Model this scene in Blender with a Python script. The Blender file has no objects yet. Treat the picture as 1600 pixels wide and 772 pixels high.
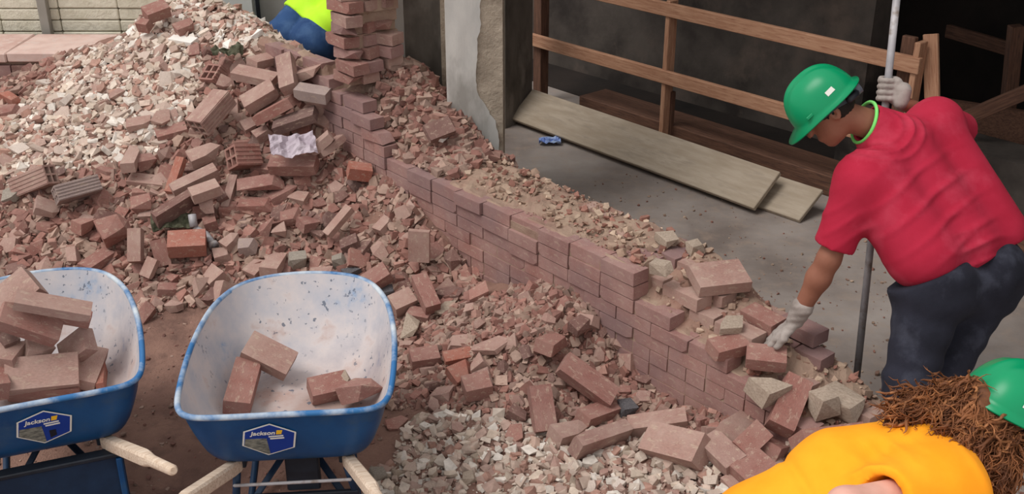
import bpy, bmesh, math, random
import numpy as np
from mathutils import Vector, Matrix, noise
from mathutils.bvhtree import BVHTree

random.seed(7); RNG = np.random.default_rng(7)
scene = bpy.context.scene
COL = scene.collection

# ------------------------------------------------------------------ camera
CAM_H = 2.7; PITCH = math.radians(25.0); FPX = 1700.0
cam_d = bpy.data.cameras.new('camera'); cam = bpy.data.objects.new('camera', cam_d); COL.objects.link(cam)
cam.location = (0, 0, CAM_H); cam.rotation_euler = (math.pi/2 - PITCH, 0, 0)
cam_d.sensor_width = 36.0; cam_d.lens = FPX/1600.0*36.0; cam_d.clip_start = 0.05
scene.camera = cam

# ------------------------------------------------------------------ overcast daylight
world = bpy.data.worlds.new('overcast_sky'); scene.world = world; world.use_nodes = True
_bg = world.node_tree.nodes['Background']; _bg.inputs[0].default_value = (1.0, 0.985, 0.975, 1); _bg.inputs[1].default_value = 0.78
sun_d = bpy.data.lights.new('sun', 'SUN'); sun_d.energy = 1.7; sun_d.angle = math.radians(28); sun_d.color = (1.0, 0.97, 0.93)
sun = bpy.data.objects.new('sun', sun_d); COL.objects.link(sun)
sun.rotation_euler = Vector((0.55, 0.30, -1.0)).to_track_quat('-Z', 'Y').to_euler()
vs = scene.view_settings; vs.view_transform = 'Standard'; vs.look = 'None'; vs.gamma = 1.0; vs.use_curve_mapping = False
vs.exposure = 0.2

# ------------------------------------------------------------------ helpers: a photo pixel at a real height / distance -> world point
_f = Vector((0, math.cos(PITCH), -math.sin(PITCH))); _r = Vector((1, 0, 0)); _u = Vector((0, math.sin(PITCH), math.cos(PITCH)))
C0 = Vector((0, 0, CAM_H))
def ray(px, py): return _f*FPX + _r*(px-800.0) + _u*(386.0-py)
def Pd(px, py, d): return C0 + ray(px, py)*(d/FPX)
def Pz(px, py, z):
    v = ray(px, py); return C0 + v*((z-CAM_H)/v.z)
def Py(px, py, y):
    v = ray(px, py); return C0 + v*(y/v.y)
def proj(P):
    P = np.asarray(P, dtype=float) - np.array(C0)
    d = P@np.array(_f); return 800+FPX*(P@np.array(_r))/d, 386-FPX*(P@np.array(_u))/d

# ------------------------------------------------------------------ materials
def _mat(name, rough=0.9, metallic=0.0):
    m = bpy.data.materials.new(name); m.use_nodes = True
    nt = m.node_tree; b = nt.nodes['Principled BSDF']
    b.inputs['Roughness'].default_value = rough; b.inputs['Metallic'].default_value = metallic
    b.inputs['Specular IOR Level'].default_value = 0.3
    return m, nt, b
def _noise(nt, scale, detail=5, rough=0.6, coord='Object', vec=None, stretch=None):
    n = nt.nodes.new('ShaderNodeTexNoise'); n.inputs['Scale'].default_value = scale
    n.inputs['Detail'].default_value = detail; n.inputs['Roughness'].default_value = rough
    if coord == 'World':
        g = nt.nodes.new('ShaderNodeNewGeometry'); src = g.outputs['Position']
    else:
        t = nt.nodes.new('ShaderNodeTexCoord'); src = t.outputs[coord]
    if stretch:
        mp = nt.nodes.new('ShaderNodeMapping'); mp.inputs['Scale'].default_value = stretch
        nt.links.new(src, mp.inputs['Vector']); src = mp.outputs['Vector']
    nt.links.new(src, n.inputs['Vector'])
    return n
def _ramp(nt, src, stops):
    r = nt.nodes.new('ShaderNodeValToRGB'); e = r.color_ramp.elements
    while len(e) > 1: e.remove(e[-1])
    e[0].position = stops[0][0]; e[0].color = (*stops[0][1], 1) if len(stops[0][1]) == 3 else stops[0][1]
    for p, c in stops[1:]:
        k = e.new(p); k.color = (*c, 1) if len(c) == 3 else c
    nt.links.new(src, r.inputs['Fac']); return r
def _mix(nt, a, b, fac, mode='MIX'):
    m = nt.nodes.new('ShaderNodeMix'); m.data_type = 'RGBA'; m.blend_type = mode
    for s, v in ((6, a), (7, b)):
        if isinstance(v, tuple): m.inputs[s].default_value = (*v, 1)
        else: nt.links.new(v, m.inputs[s])
    if isinstance(fac, (int, float)): m.inputs[0].default_value = fac
    else: nt.links.new(fac, m.inputs[0])
    return m.outputs[2]
def _bump(nt, b, src, strength=0.3, dist=0.01):
    k = nt.nodes.new('ShaderNodeBump'); k.inputs['Strength'].default_value = strength; k.inputs['Distance'].default_value = dist
    nt.links.new(src, k.inputs['Height']); nt.links.new(k.outputs[0], b.inputs['Normal'])
def srgb(r, g, b):
    f = lambda c: (c/255/12.92) if c/255 <= 0.04045 else ((c/255+0.055)/1.055)**2.4
    return (f(r), f(g), f(b))
def pmat(name, c1, c2, scale=6, rough=0.9, bump=0.25, bscale=60, c3=None, coord='Object', stretch=None, metallic=0.0, s3=20, lo=0.35, hi=0.65, bdist=0.006):
    m, nt, b = _mat(name, rough, metallic)
    n = _noise(nt, scale, coord=coord, stretch=stretch); r = _ramp(nt, n.outputs['Fac'], [(lo, c1), (hi, c2)]); col = r.outputs[0]
    if c3:
        n3 = _noise(nt, s3, coord=coord, stretch=stretch); r3 = _ramp(nt, n3.outputs['Fac'], [(0.52, (0, 0, 0)), (0.68, (1, 1, 1))])
        col = _mix(nt, col, c3, r3.outputs[0])
    nt.links.new(col, b.inputs['Base Color'])
    if bump:
        nb = _noise(nt, bscale, 6, 0.7, coord=coord, stretch=stretch); _bump(nt, b, nb.outputs['Fac'], bump, bdist)
    return m
def brickmat(name, cols, dust, dust_amt=0.5, rough=0.92, stain=None, residue=0.55):
    """fired clay; every brick its own shade, with blotches of pale mortar dust"""
    m, nt, b = _mat(name, rough)
    oi = nt.nodes.new('ShaderNodeObjectInfo')
    n = len(cols); r = _ramp(nt, oi.outputs['Random'], [(i/(n-1), c) for i, c in enumerate(cols)])
    v = _noise(nt, 22, 6, 0.65); rv = _ramp(nt, v.outputs['Fac'], [(0.3, (0.62, 0.60, 0.60)), (0.7, (1.18, 1.18, 1.18))])
    col = _mix(nt, r.outputs[0], rv.outputs[0], 1.0, 'MULTIPLY')
    d = _noise(nt, 7.0, 7, 0.7, coord='World'); rd = _ramp(nt, d.outputs['Fac'], [(0.30, (dust_amt*.25,)*3), (0.62, (dust_amt,)*3)])
    col = _mix(nt, col, dust, rd.outputs[0])
    r_ = _noise(nt, 5.5, 6, 0.72); rr = _ramp(nt, r_.outputs['Fac'], [(0.55, (0, 0, 0)), (0.62, (residue,)*3)])
    col = _mix(nt, col, srgb(186, 164, 146), rr.outputs[0])
    if stain:
        s = _noise(nt, 1.6, 4, 0.6, coord='World'); rs = _ramp(nt, s.outputs['Fac'], [(0.42, (0, 0, 0)), (0.6, (0.75,)*3)])
        col = _mix(nt, col, stain, rs.outputs[0])
    nt.links.new(col, b.inputs['Base Color'])
    nb = _noise(nt, 70, 6, 0.7); _bump(nt, b, nb.outputs['Fac'], 0.5, 0.006)
    return m
def tintmat(name, rough=0.95):
    m, nt, b = _mat(name, rough)
    a = nt.nodes.new('ShaderNodeAttribute'); a.attribute_name = 'tint'
    v = _noise(nt, 35, 5, 0.65); rv = _ramp(nt, v.outputs['Fac'], [(0.3, (0.75, 0.74, 0.73)), (0.7, (1.15, 1.15, 1.15))])
    nt.links.new(_mix(nt, a.outputs['Color'], rv.outputs[0], 1.0, 'MULTIPLY'), b.inputs['Base Color'])
    nb = _noise(nt, 90, 5, 0.7); _bump(nt, b, nb.outputs['Fac'], 0.4, 0.005)
    return m
DUST = srgb(180, 152, 140)
M = {}
M['red'] = brickmat('fired_red_brick', [srgb(128, 78, 72), srgb(150, 92, 83), srgb(138, 88, 82), srgb(160, 103, 92), srgb(142, 82, 74)], DUST, 0.45)
M['dusty'] = brickmat('dusty_brick', [srgb(150, 106, 97), srgb(166, 122, 111), srgb(144, 102, 95), srgb(174, 134, 123)], srgb(188, 163, 151), 0.65, residue=0.7)
M['orange'] = brickmat('orange_clay', [srgb(166, 88, 68), srgb(174, 98, 78), srgb(162, 86, 70)], DUST, 0.4)
M['dark'] = brickmat('burnt_brick', [srgb(104, 70, 66), srgb(120, 82, 76), srgb(96, 72, 70)], DUST, 0.3)
M['grey'] = brickmat('grey_coated_brick', [srgb(158, 138, 132), srgb(148, 130, 126), srgb(166, 144, 138)], srgb(190, 172, 164), 0.4)
M['wallbrick'] = brickmat('wall_brick_face', [srgb(142, 94, 88), srgb(154, 106, 99), srgb(138, 96, 92), srgb(164, 112, 102), srgb(130, 92, 90)], srgb(184, 154, 146), 0.55, stain=srgb(132, 108, 108), residue=0.45)
M['mortar'] = pmat('mortar', srgb(150, 122, 108), srgb(174, 150, 131), 5, 0.97, 0.9, 45, c3=srgb(146, 106, 94), s3=3, coord='World', bdist=0.012)
M['mortar_chunk'] = pmat('mortar_chunk', srgb(172, 152, 136), srgb(200, 182, 164), 14, 0.97, 0.7, 60, bdist=0.01)
M['pale'] = brickmat('pale_plaster', [srgb(214, 198, 184), srgb(204, 184, 170), srgb(190, 166, 152), srgb(222, 210, 200), srgb(196, 160, 144)], srgb(200, 182, 168), 0.4)
M['stone'] = pmat('grey_stone', srgb(138, 128, 118), srgb(164, 154, 142), 14, 0.95, 0.6, 50)
M['slate'] = pmat('dark_slate_stone', srgb(74, 72, 76), srgb(104, 100, 102), 14, 0.9, 0.5, 50)
M['white'] = pmat('white_plaster', srgb(226, 220, 212), srgb(238, 234, 228), 14, 0.9, 0.3, 50)
M['tint'] = tintmat('crushed_rubble')
M['dirt'] = pmat('dirt', srgb(122, 92, 82), srgb(150, 116, 102), 2.2, 0.97, 0.9, 26, c3=srgb(106, 80, 72), s3=5, coord='World', bdist=0.02)
def concrete_floor():
    m, nt, b = _mat('interior_concrete', 0.7)
    n = _noise(nt, 1.1, 7, 0.6, coord='World'); r = _ramp(nt, n.outputs['Fac'], [(0.34, srgb(116, 105, 99)), (0.5, srgb(142, 132, 126)), (0.68, srgb(166, 157, 151))])
    n2 = _noise(nt, 9, 7, 0.7, coord='World'); r2 = _ramp(nt, n2.outputs['Fac'], [(0.5, (0, 0, 0)), (0.72, (0.55,)*3)])
    nt.links.new(_mix(nt, r.outputs[0], srgb(160, 140, 124), r2.outputs[0]), b.inputs['Base Color'])
    nb = _noise(nt, 30, 6, 0.7, coord='World'); _bump(nt, b, nb.outputs['Fac'], 0.25, 0.006)
    return m
M['concrete'] = concrete_floor()
M['plaster'] = pmat('grey_white_plaster', srgb(186, 184, 180), srgb(212, 208, 202), 3.5, 0.85, 0.25, 25, c3=srgb(160, 156, 150), s3=3, coord='World', stretch=(1.5, 1.5, 0.6))
M['rough_render'] = pmat('rough_beige_render', srgb(160, 146, 130), srgb(190, 175, 157), 7, 0.95, 0.7, 16, c3=srgb(150, 132, 116), s3=8, coord='World', bdist=0.03)
M['dark_concrete'] = pmat('stained_dark_concrete', srgb(74, 68, 62), srgb(112, 104, 96), 2.6, 0.9, 0.4, 20, c3=srgb(128, 120, 112), s3=2.2, coord='World', stretch=(1.4, 1.4, 0.7))
M['grey_concrete'] = pmat('grey_concrete', srgb(148, 142, 136), srgb(172, 166, 160), 3, 0.9, 0.4, 20, coord='World')
M['inner_wall'] = pmat('mottled_dark_wall', srgb(50, 44, 41), srgb(90, 82, 76), 1.6, 0.92, 0.6, 12, c3=srgb(98, 86, 78), s3=2.4, coord='World')  # mottled dark grey to brown
M['room_gloom'] = pmat('room_gloom_black', srgb(26, 22, 20), srgb(46, 38, 34), 1.5, 0.95, 0.5, 12, coord='World')  # near-black; the covered room's gloom is put into this base colour
M['blocks'] = pmat('cream_split_block', srgb(206, 200, 180), srgb(222, 216, 198), 9, 0.9, 0.9, 14, coord='World', bdist=0.02)
M['capstone'] = pmat('pink_capstone', srgb(190, 156, 146), srgb(214, 188, 178), 4, 0.9, 0.4, 30, c3=srgb(206, 186, 178), coord='World')
M['panel'] = pmat('pale_grey_panel', srgb(178, 184, 182), srgb(190, 194, 192), 3, 0.6, 0.05, 20, coord='World')
M['rear_grey'] = pmat('rear_grey_wall', srgb(138, 138, 134), srgb(154, 154, 150), 3, 0.8, 0.1, 20, coord='World')
M['post_metal'] = pmat('grey_post', srgb(140, 136, 128), srgb(150, 146, 138), 5, 0.6, 0.05, 20)
def wood(name, c1, c2, c3, ang=(2, 26, 26)):
    return pmat(name, c1, c2, 3, 0.8, 0.25, 12, c3=c3, s3=5, stretch=ang)
M['lumber'] = wood('new_lumber', srgb(162, 117, 91), srgb(184, 142, 114), srgb(148, 103, 80))
M['old_lumber'] = wood('old_brown_lumber', srgb(84, 58, 46), srgb(110, 78, 62), srgb(70, 50, 42))
M['plank'] = wood('weathered_plank', srgb(152, 137, 119), srgb(170, 156, 139), srgb(150, 137, 122), (1.2, 7, 7))
M['plank_edge'] = M['plank']
M['pale_wood'] = wood('pale_ash_wood', srgb(200, 176, 154), srgb(222, 204, 186), srgb(180, 152, 130))
M['bluepaint'] = pmat('blue_enamel', srgb(20, 64, 110), srgb(28, 80, 130), 5, 0.38, 0.05, 40, c3=srgb(46, 80, 116), s3=9)
def tray_inside():
    m, nt, b = _mat('cement_dusted_blue_tray', 0.75)
    n = _noise(nt, 3.2, 6, 0.62); r = _ramp(nt, n.outputs['Fac'], [(0.32, srgb(112, 146, 182)), (0.41, srgb(176, 176, 184)), (0.56, srgb(200, 191, 190)), (0.66, srgb(184, 158, 150))])
    n2 = _noise(nt, 42, 3, 0.5); r2 = _ramp(nt, n2.outputs['Fac'], [(0.64, (0, 0, 0)), (0.67, (0.8,)*3)])
    n3 = _noise(nt, 2.6, 3, 0.5); r3 = _ramp(nt, n3.outputs['Fac'], [(0.5, (0, 0, 0)), (0.58, (1, 1, 1))])
    f = _mix(nt, r2.outputs[0], r3.outputs[0], 1.0, 'MULTIPLY')
    tc = nt.nodes.new('ShaderNodeTexCoord'); vd = nt.nodes.new('ShaderNodeVectorMath'); vd.operation = 'DISTANCE'; vd.inputs[1].default_value = (.10, .44, .40); nt.links.new(tc.outputs['Object'], vd.inputs[0])
    ad = nt.nodes.new('ShaderNodeMath'); ad.operation = 'MULTIPLY_ADD'; ad.inputs[1].default_value = .5; nt.links.new(n.outputs['Fac'], ad.inputs[0]); nt.links.new(vd.outputs['Value'], ad.inputs[2])
    rd_ = _ramp(nt, ad.outputs[0], [(0.36, (.85,)*3), (0.43, (.5,)*3), (0.62, (0, 0, 0))])
    col = _mix(nt, _mix(nt, r.outputs[0], srgb(164, 138, 128), rd_.outputs[0]), srgb(82, 92, 108), f)
    nt.links.new(col, b.inputs['Base Color']); _bump(nt, b, n2.outputs['Fac'], 0.1, 0.003)
    return m
M['tray_inside'] = tray_inside()
M['tray_worn'] = pmat('worn_blue_rim', srgb(48, 106, 160), srgb(196, 204, 210), 7, 0.5, 0.05, 40, lo=0.42, hi=0.66)
M['black_steel'] = pmat('black_steel', srgb(24, 28, 36), srgb(36, 42, 52), 6, 0.5, 0.1, 40)
M['navy_steel'] = pmat('navy_steel', srgb(22, 40, 62), srgb(30, 54, 82), 6, 0.45, 0.1, 40)
M['rubber'] = pmat('black_rubber', srgb(22, 22, 22), srgb(34, 32, 30), 6, 0.85, 0.2, 40)
M['steel'] = pmat('worn_steel_bar', srgb(150, 147, 150), srgb(178, 174, 176), 8, 0.5, 0.15, 60, c3=srgb(136, 124, 116), metallic=0.1)
M['skin'] = pmat('skin', srgb(136, 88, 70), srgb(150, 100, 80), 8, 0.6, 0.1, 80)
M['skin_fair'] = pmat('fair_skin', srgb(212, 158, 142), srgb(222, 172, 156), 8, 0.6, 0.1, 80)
M['redshirt'] = pmat('crimson_cotton', srgb(164, 26, 52), srgb(176, 38, 64), 4, 0.95, 0.25, 180, c3=srgb(182, 54, 76), s3=5, bdist=0.002)
M['orangeshirt'] = pmat('orange_cotton', srgb(255, 158, 24), srgb(255, 172, 36), 4, 0.95, 0.2, 180, bdist=0.002)
M['lime'] = pmat('lime_cotton', srgb(186, 240, 48), srgb(200, 248, 66), 4, 0.95, 0.2, 180, bdist=0.002)
M['denim_dark'] = pmat('dark_denim', srgb(28, 29, 39), srgb(42, 43, 55), 5, 0.95, 0.4, 160, c3=srgb(58, 60, 72), s3=6, bdist=0.003)
M['denim'] = pmat('blue_denim', srgb(36, 62, 104), srgb(50, 80, 124), 6, 0.95, 0.35, 160, c3=srgb(66, 94, 134), s3=7, bdist=0.003)
M['glove'] = pmat('dusty_grey_glove', srgb(136, 126, 120), srgb(172, 162, 156), 12, 0.95, 0.5, 120, bdist=0.003)
M['helmet'] = pmat('green_plastic', srgb(8, 138, 90), srgb(12, 148, 97), 3, 0.32, 0.0)
M['helmet_in'] = pmat('black_plastic', srgb(34, 36, 42), srgb(50, 52, 58), 5, 0.5, 0.0)
M['grey_plastic'] = pmat('grey_plastic', srgb(96, 100, 110), srgb(120, 124, 132), 5, 0.4, 0.0)
M['black_hair'] = pmat('black_hair', srgb(22, 18, 16), srgb(38, 30, 26), 30, 0.7, 0.8, 90)
M['auburn'] = pmat('auburn_hair', srgb(84, 50, 32), srgb(138, 86, 52), 16, 0.6, 0.3, 60, c3=srgb(176, 118, 74), s3=24)
M['shoe'] = pmat('work_boot', srgb(70, 54, 42), srgb(92, 72, 56), 8, 0.85, 0.3, 60)
M['label_white'] = pmat('label_white', srgb(222, 222, 214), srgb(232, 232, 226), 3, 0.5, 0)
M['label_blue'] = pmat('label_blue', srgb(16, 54, 140), srgb(20, 60, 150), 3, 0.5, 0)
M['label_grey'] = pmat('label_photo_print', srgb(74, 78, 76), srgb(140, 142, 132), 40, 0.5, 0, stretch=(1, 3, 3))
M['label_yellow'] = pmat('label_yellow', srgb(236, 186, 40), srgb(240, 194, 50), 3, 0.5, 0)
M['label_black'] = pmat('label_black', srgb(20, 26, 40), srgb(28, 34, 46), 3, 0.5, 0)
M['neon'] = pmat('neon_green_cord', srgb(120, 220, 110), srgb(140, 232, 126), 4, 0.7, 0)
M['bluefoil'] = pmat('blue_wrapper', srgb(40, 80, 170), srgb(170, 190, 220), 14, 0.4, 0.2, 40)
M['moss'] = pmat('dirty_green_netting', srgb(72, 76, 58), srgb(104, 102, 84), 30, 0.95, 0.9, 60, bdist=0.01)
M['tarp'] = pmat('lilac_plastic_sheet', srgb(168, 154, 164), srgb(190, 178, 186), 6, 0.5, 0.3, 20)

# ------------------------------------------------------------------ mesh helpers
def link(o, parent=None):
    COL.objects.link(o)
    if parent is not None: o.parent = parent
    return o
def mk(name, verts, faces, mat, parent=None, smooth=False, origin=None):
    """one mesh object; verts in world space when origin is the parent's location, else local"""
    me = bpy.data.meshes.new(name)
    if origin is not None: verts = [(v[0]-origin[0], v[1]-origin[1], v[2]-origin[2]) for v in verts]
    me.from_pydata([tuple(map(float, v)) for v in verts], [], [tuple(int(i) for i in f) for f in faces]); me.update()
    for m in (mat if isinstance(mat, (list, tuple)) else [mat]): me.materials.append(m)
    if smooth: me.polygons.foreach_set('use_smooth', np.ones(len(me.polygons), dtype=bool))
    o = bpy.data.objects.new(name, me); link(o, parent)
    if origin is not None and parent is None: o.location = origin
    return o
def bm_obj(name, bm, mat, parent=None, smooth=False):
    me = bpy.data.meshes.new(name); bm.to_mesh(me); bm.free()
    for m in (mat if isinstance(mat, (list, tuple)) else [mat]): me.materials.append(m)
    if smooth: me.polygons.foreach_set('use_smooth', np.ones(len(me.polygons), dtype=bool))
    return link(bpy.data.objects.new(name, me), parent)
def empty(name, loc=(0, 0, 0), rz=0.0):
    o = bpy.data.objects.new(name, None); o.location = loc; o.rotation_euler = (0, 0, rz); o.empty_display_size = 0.1
    return link(o)
def tag(o, label=None, cat=None, group=None, kind=None):
    if label: o['label'] = label
    if cat: o['category'] = cat
    if group: o['group'] = group
    if kind: o['kind'] = kind
    return o
def frame_mat(origin, x, zup):
    x = Vector(x).normalized(); z = Vector(zup); y = z.cross(x)
    if y.length < 1e-6: y = Vector((0, 1, 0)).cross(x)
    y.normalize(); z = x.cross(y)
    m = Matrix((x, y, z)).transposed().to_4x4(); m.translation = origin; return m
def bevel_box(sx, sy, sz, bev=0.004, seg=1):
    bm = bmesh.new(); bmesh.ops.create_cube(bm, size=1.0); bmesh.ops.scale(bm, vec=(sx, sy, sz), verts=bm.verts)
    if bev > 0: bmesh.ops.bevel(bm, geom=bm.edges[:], offset=bev, segments=seg, affect='EDGES', profile=0.5)
    return bm
def beam(name, A, B, w, h, mat, parent=None, up=(0, 0, 1), bev=0.004):
    """straight timber/bar from A to B, w across, h along 'up'"""
    A = Vector(A); B = Vector(B); L = (B-A).length
    bm = bevel_box(L, w, h, bev); o = bm_obj(name, bm, mat, parent)
    m = frame_mat((A+B)/2, B-A, up)
    if parent is not None: m = Matrix.Translation(-Vector(parent.location)) @ m
    o.matrix_local = m; return o
def tube_vf(pts, radii, n=10, closed=False, cap=True):
    pts = [Vector(p) for p in pts]; m = len(pts)
    if isinstance(radii, (int, float)): radii = [radii]*m
    V = []; F = []; prev = None
    for i, p in enumerate(pts):
        if closed: t = pts[(i+1) % m]-pts[i-1]
        else: t = pts[min(i+1, m-1)]-pts[max(i-1, 0)]
        t.normalize()
        if prev is None:
            a = Vector((0, 0, 1)) if abs(t.z) < 0.9 else Vector((1, 0, 0)); nrm = t.cross(a).normalized()
        else:
            nrm = prev - t*prev.dot(t)
            nrm = nrm.normalized() if nrm.length > 1e-6 else t.orthogonal().normalized()
        prev = nrm; b = t.cross(nrm)
        for k in range(n):
            an = 2*math.pi*k/n; V.append(p+(nrm*math.cos(an)+b*math.sin(an))*radii[i])
    for i in range(m if closed else m-1):
        j = (i+1) % m
        for k in range(n): F.append((i*n+k, i*n+(k+1) % n, j*n+(k+1) % n, j*n+k))
    if cap and not closed:
        F.append(tuple(range(n))[::-1]); F.append(tuple(range((m-1)*n, m*n)))
    return V, F
def tube(name, pts, radii, mat, parent=None, n=10, closed=False, origin=None, smooth=True):
    V, F = tube_vf(pts, radii, n, closed); return mk(name, V, F, mat, parent, smooth, origin)
def catmull(P, n, closed=True):
    P = np.array(P, float); m = len(P); out = []
    segs = m if closed else m-1
    for i in range(segs):
        g = lambda k: P[k % m] if closed else P[min(max(k, 0), m-1)]
        p0, p1, p2, p3 = g(i-1), g(i), g(i+1), g(i+2)
        for t in np.arange(n)/n:
            out.append(0.5*((2*p1)+(-p0+p2)*t+(2*p0-5*p1+4*p2-p3)*t*t+(-p0+3*p1-3*p2+p3)*t**3))
    if not closed: out.append(P[-1])
    return np.array(out)

# ------------------------------------------------------------------ implicit surfaces for bodies and clothes
f32 = np.float32
def rcone(a, ra, b, rb):
    a = np.array(a, f32); b = np.array(b, f32); ba = b-a; L2 = float(ba@ba)
    def f(P):
        t = np.clip(((P-a)@ba)/L2, 0, 1); return np.linalg.norm(P-a-t[:, None]*ba, axis=1) - (ra+t*(rb-ra))
    return f
def ccone(a, ra, b, rb):
    """tapered tube cut flat at b"""
    a = np.array(a, f32); b = np.array(b, f32); ba = b-a; L = float(np.linalg.norm(ba)); g = rcone(a, ra, b+ba/L*rb, rb*0.99)
    return lambda P: np.maximum(g(P), (P-b)@(ba/L))
def ell(c, r, R=None):
    c = np.array(c, f32); r = np.array(r, f32); R = None if R is None else np.array(R, f32)
    def f(P):
        q = P-c
        if R is not None: q = q@R
        k0 = np.linalg.norm(q/r, axis=1); k1 = np.linalg.norm(q/(r*r), axis=1)+1e-9
        return k0*(k0-1)/k1
    return f
def smin(a, b, k):
    h = np.clip(0.5+0.5*(b-a)/k, 0, 1); return b*(1-h)+a*h-k*h*(1-h)
def usmooth(fs, k):
    def f(P):
        d = fs[0](P)
        for g in fs[1:]: d = smin(d, g(P), k)
        return d
    return f
def surfnet(f, lo, hi, h):
    lo = np.array(lo, float); hi = np.array(hi, float); K = 4
    n = (np.ceil((hi-lo)/(h*K)).astype(int)+1)*K+1
    nc = (n-1)//K+1
    ax = [lo[i]+np.arange(nc[i])*h*K for i in range(3)]
    G = np.stack(np.meshgrid(*ax, indexing='ij'), -1).reshape(-1, 3).astype(f32)
    Vc = f(G).reshape(nc)
    near = np.abs(Vc) < h*K*1.6
    d = near.copy()
    for axis in range(3):
        for s in (1, -1): d |= np.roll(near, s, axis)
    up = lambda A: np.repeat(np.repeat(np.repeat(A, K, 0), K, 1), K, 2)[:n[0], :n[1], :n[2]]
    V = np.where(up(Vc) < 0, -1.0, 1.0).astype(f32); msk = up(d)
    ijk = np.argwhere(msk)
    V[msk] = f((lo+ijk*h).astype(f32))
    ins = V < 0
    c = [ins[i:n[0]-1+i, j:n[1]-1+j, k:n[2]-1+k] for i in (0, 1) for j in (0, 1) for k in (0, 1)]
    s = sum(x.astype(np.int8) for x in c); act = (s > 0) & (s < 8)
    cells = np.argwhere(act); idx = -np.ones(act.shape, int); idx[act] = np.arange(len(cells))
    acc = np.zeros((len(cells), 3)); cnt = np.zeros(len(cells))
    co = [(i, j, k) for i in (0, 1) for j in (0, 1) for k in (0, 1)]
    for a in range(8):
        for b in range(a+1, 8):
            A, B = np.array(co[a]), np.array(co[b])
            if np.abs(A-B).sum() != 1: continue
            va = V[tuple((cells+A).T)]; vb = V[tuple((cells+B).T)]
            cr = (va < 0) != (vb < 0); t = np.where(cr, va/(va-vb+1e-12), 0)
            acc += np.where(cr[:, None], A+(B-A)*t[:, None], 0); cnt += cr
    verts = lo+(cells+acc/np.maximum(cnt, 1)[:, None])*h
    faces = []
    for axis in range(3):
        o1, o2 = [(1, 2), (2, 0), (0, 1)][axis]
        sl0 = [slice(None)]*3; sl1 = [slice(None)]*3; sl0[axis] = slice(0, -1); sl1[axis] = slice(1, None)
        a, b = ins[tuple(sl0)], ins[tuple(sl1)]
        e = np.argwhere(a != b)
        e = e[(e[:, o1] > 0) & (e[:, o2] > 0) & (e[:, o1] < n[o1]-1) & (e[:, o2] < n[o2]-1)]
        d1 = np.zeros(3, int); d1[o1] = 1; d2 = np.zeros(3, int); d2[o2] = 1
        q = np.stack([idx[tuple(x.T)] for x in (e-d1-d2, e-d2, e, e-d1)], 1)
        fl = ~a[tuple(e.T)]; q[fl] = q[fl][:, ::-1]; faces.append(q)
    faces = np.concatenate(faces); faces = faces[(faces >= 0).all(1)]
    return verts, faces
def sdf_obj(name, f, pts, pad, h, mat, parent, smooth_it=2):
    P = np.array([tuple(p) for p in pts]); V, F = surfnet(f, P.min(0)-pad, P.max(0)+pad, h)
    me = bpy.data.meshes.new(name); O = np.array(parent.location)
    me.from_pydata((V-O).tolist(), [], F.tolist()); me.update(); me.materials.append(mat)
    if smooth_it:
        bm = bmesh.new(); bm.from_mesh(me)
        for _ in range(smooth_it): bmesh.ops.smooth_vert(bm, verts=bm.verts, factor=0.5, use_axis_x=True, use_axis_y=True, use_axis_z=True)
        bm.to_mesh(me); bm.free()
    me.polygons.foreach_set('use_smooth', np.ones(len(me.polygons), dtype=bool))
    return link(bpy.data.objects.new(name, me), parent)

# ================================================================== the half-demolished brick wall: its own axes
W0 = np.array([-0.63, 5.59]); WD = np.array([0.652, -0.758]); WP = np.array([0.758, 0.652])   # along (towards us), across (indoors)
def W(u, p, z): q = W0+WD*u+WP*p; return Vector((q[0], q[1], z))
def up_of(x, y):
    d = np.stack([np.asarray(x)-W0[0], np.asarray(y)-W0[1]], -1); return d@WD, d@WP
WT = 0.42   # thickness

# ================================================================== ground and heap
_ctl = []
def _c(px, py, z): p = Pz(px, py, z); _ctl.append((p.x, p.y, z))
def _slope(px, py, k=0.5, d0=5.05):
    v = ray(px, py); t = -v.z/v.y; D = (CAM_H+k*d0)/(k+t); _ctl.append((C0.x+v.x*D/v.y, D, k*(D-d0)))
for q in [(60, 430), (200, 430), (340, 430), (470, 425), (120, 370), (250, 370), (380, 360), (500, 360), (30, 310), (170, 310), (300, 290), (430, 290), (100, 240), (240, 230), (370, 210), (460, 215), (200, 160), (330, 140), (430, 125), (290, 30), (250, 90), (350, 80)]: _slope(*q)
for q in [(560, 410, .14), (590, 350, .28), (540, 300, .38), (540, 240, .52), (600, 275, .48), (640, 310, .44), (700, 370, .31), (740, 440, .15), (650, 400, .22), (660, 450, .10),
          (500, 180, .68), (490, 100, .97), (200, 60, .88), (120, 75, .73), (95, 98, .62), (50, 124, .46), (0, 136, .42), (-100, 150, .42), (50, 170, .60), (-120, 260, .45), (-100, 350, .2),
          (300, 500, 0), (150, 560, 0), (250, 640, 0), (20, 500, 0), (500, 520, 0), (120, 480, .0), (420, 470, .02), (610, 520, .03), (620, 620, 0), (580, 740, 0), (650, 720, .0),
          (790, 455, .22), (825, 450, .27), (870, 460, .34), (920, 490, .31), (800, 510, .27), (850, 520, .30), (740, 530, .15), (690, 520, .10), (900, 560, .14), (800, 590, .13), (700, 600, .05), (850, 650, .05), (940, 640, .03), (1000, 650, .0),
          (720, 680, .02), (800, 720, .03), (920, 730, .04), (1050, 690, .08), (1120, 680, .13), (1170, 665, .17), (1240, 690, .16), (1150, 750, .10), (1040, 760, .04), (1280, 760, .08)]: _c(*q)
for q in [(420, 36, 7.0), (470, 68, 6.75), (380, 16, 7.3), (330, 2, 7.4), (250, 8, 7.35), (400, 60, 6.75), (330, 50, 7.0)]:
    p_ = Py(*q); _ctl.append((p_.x, p_.y, p_.z))
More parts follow.
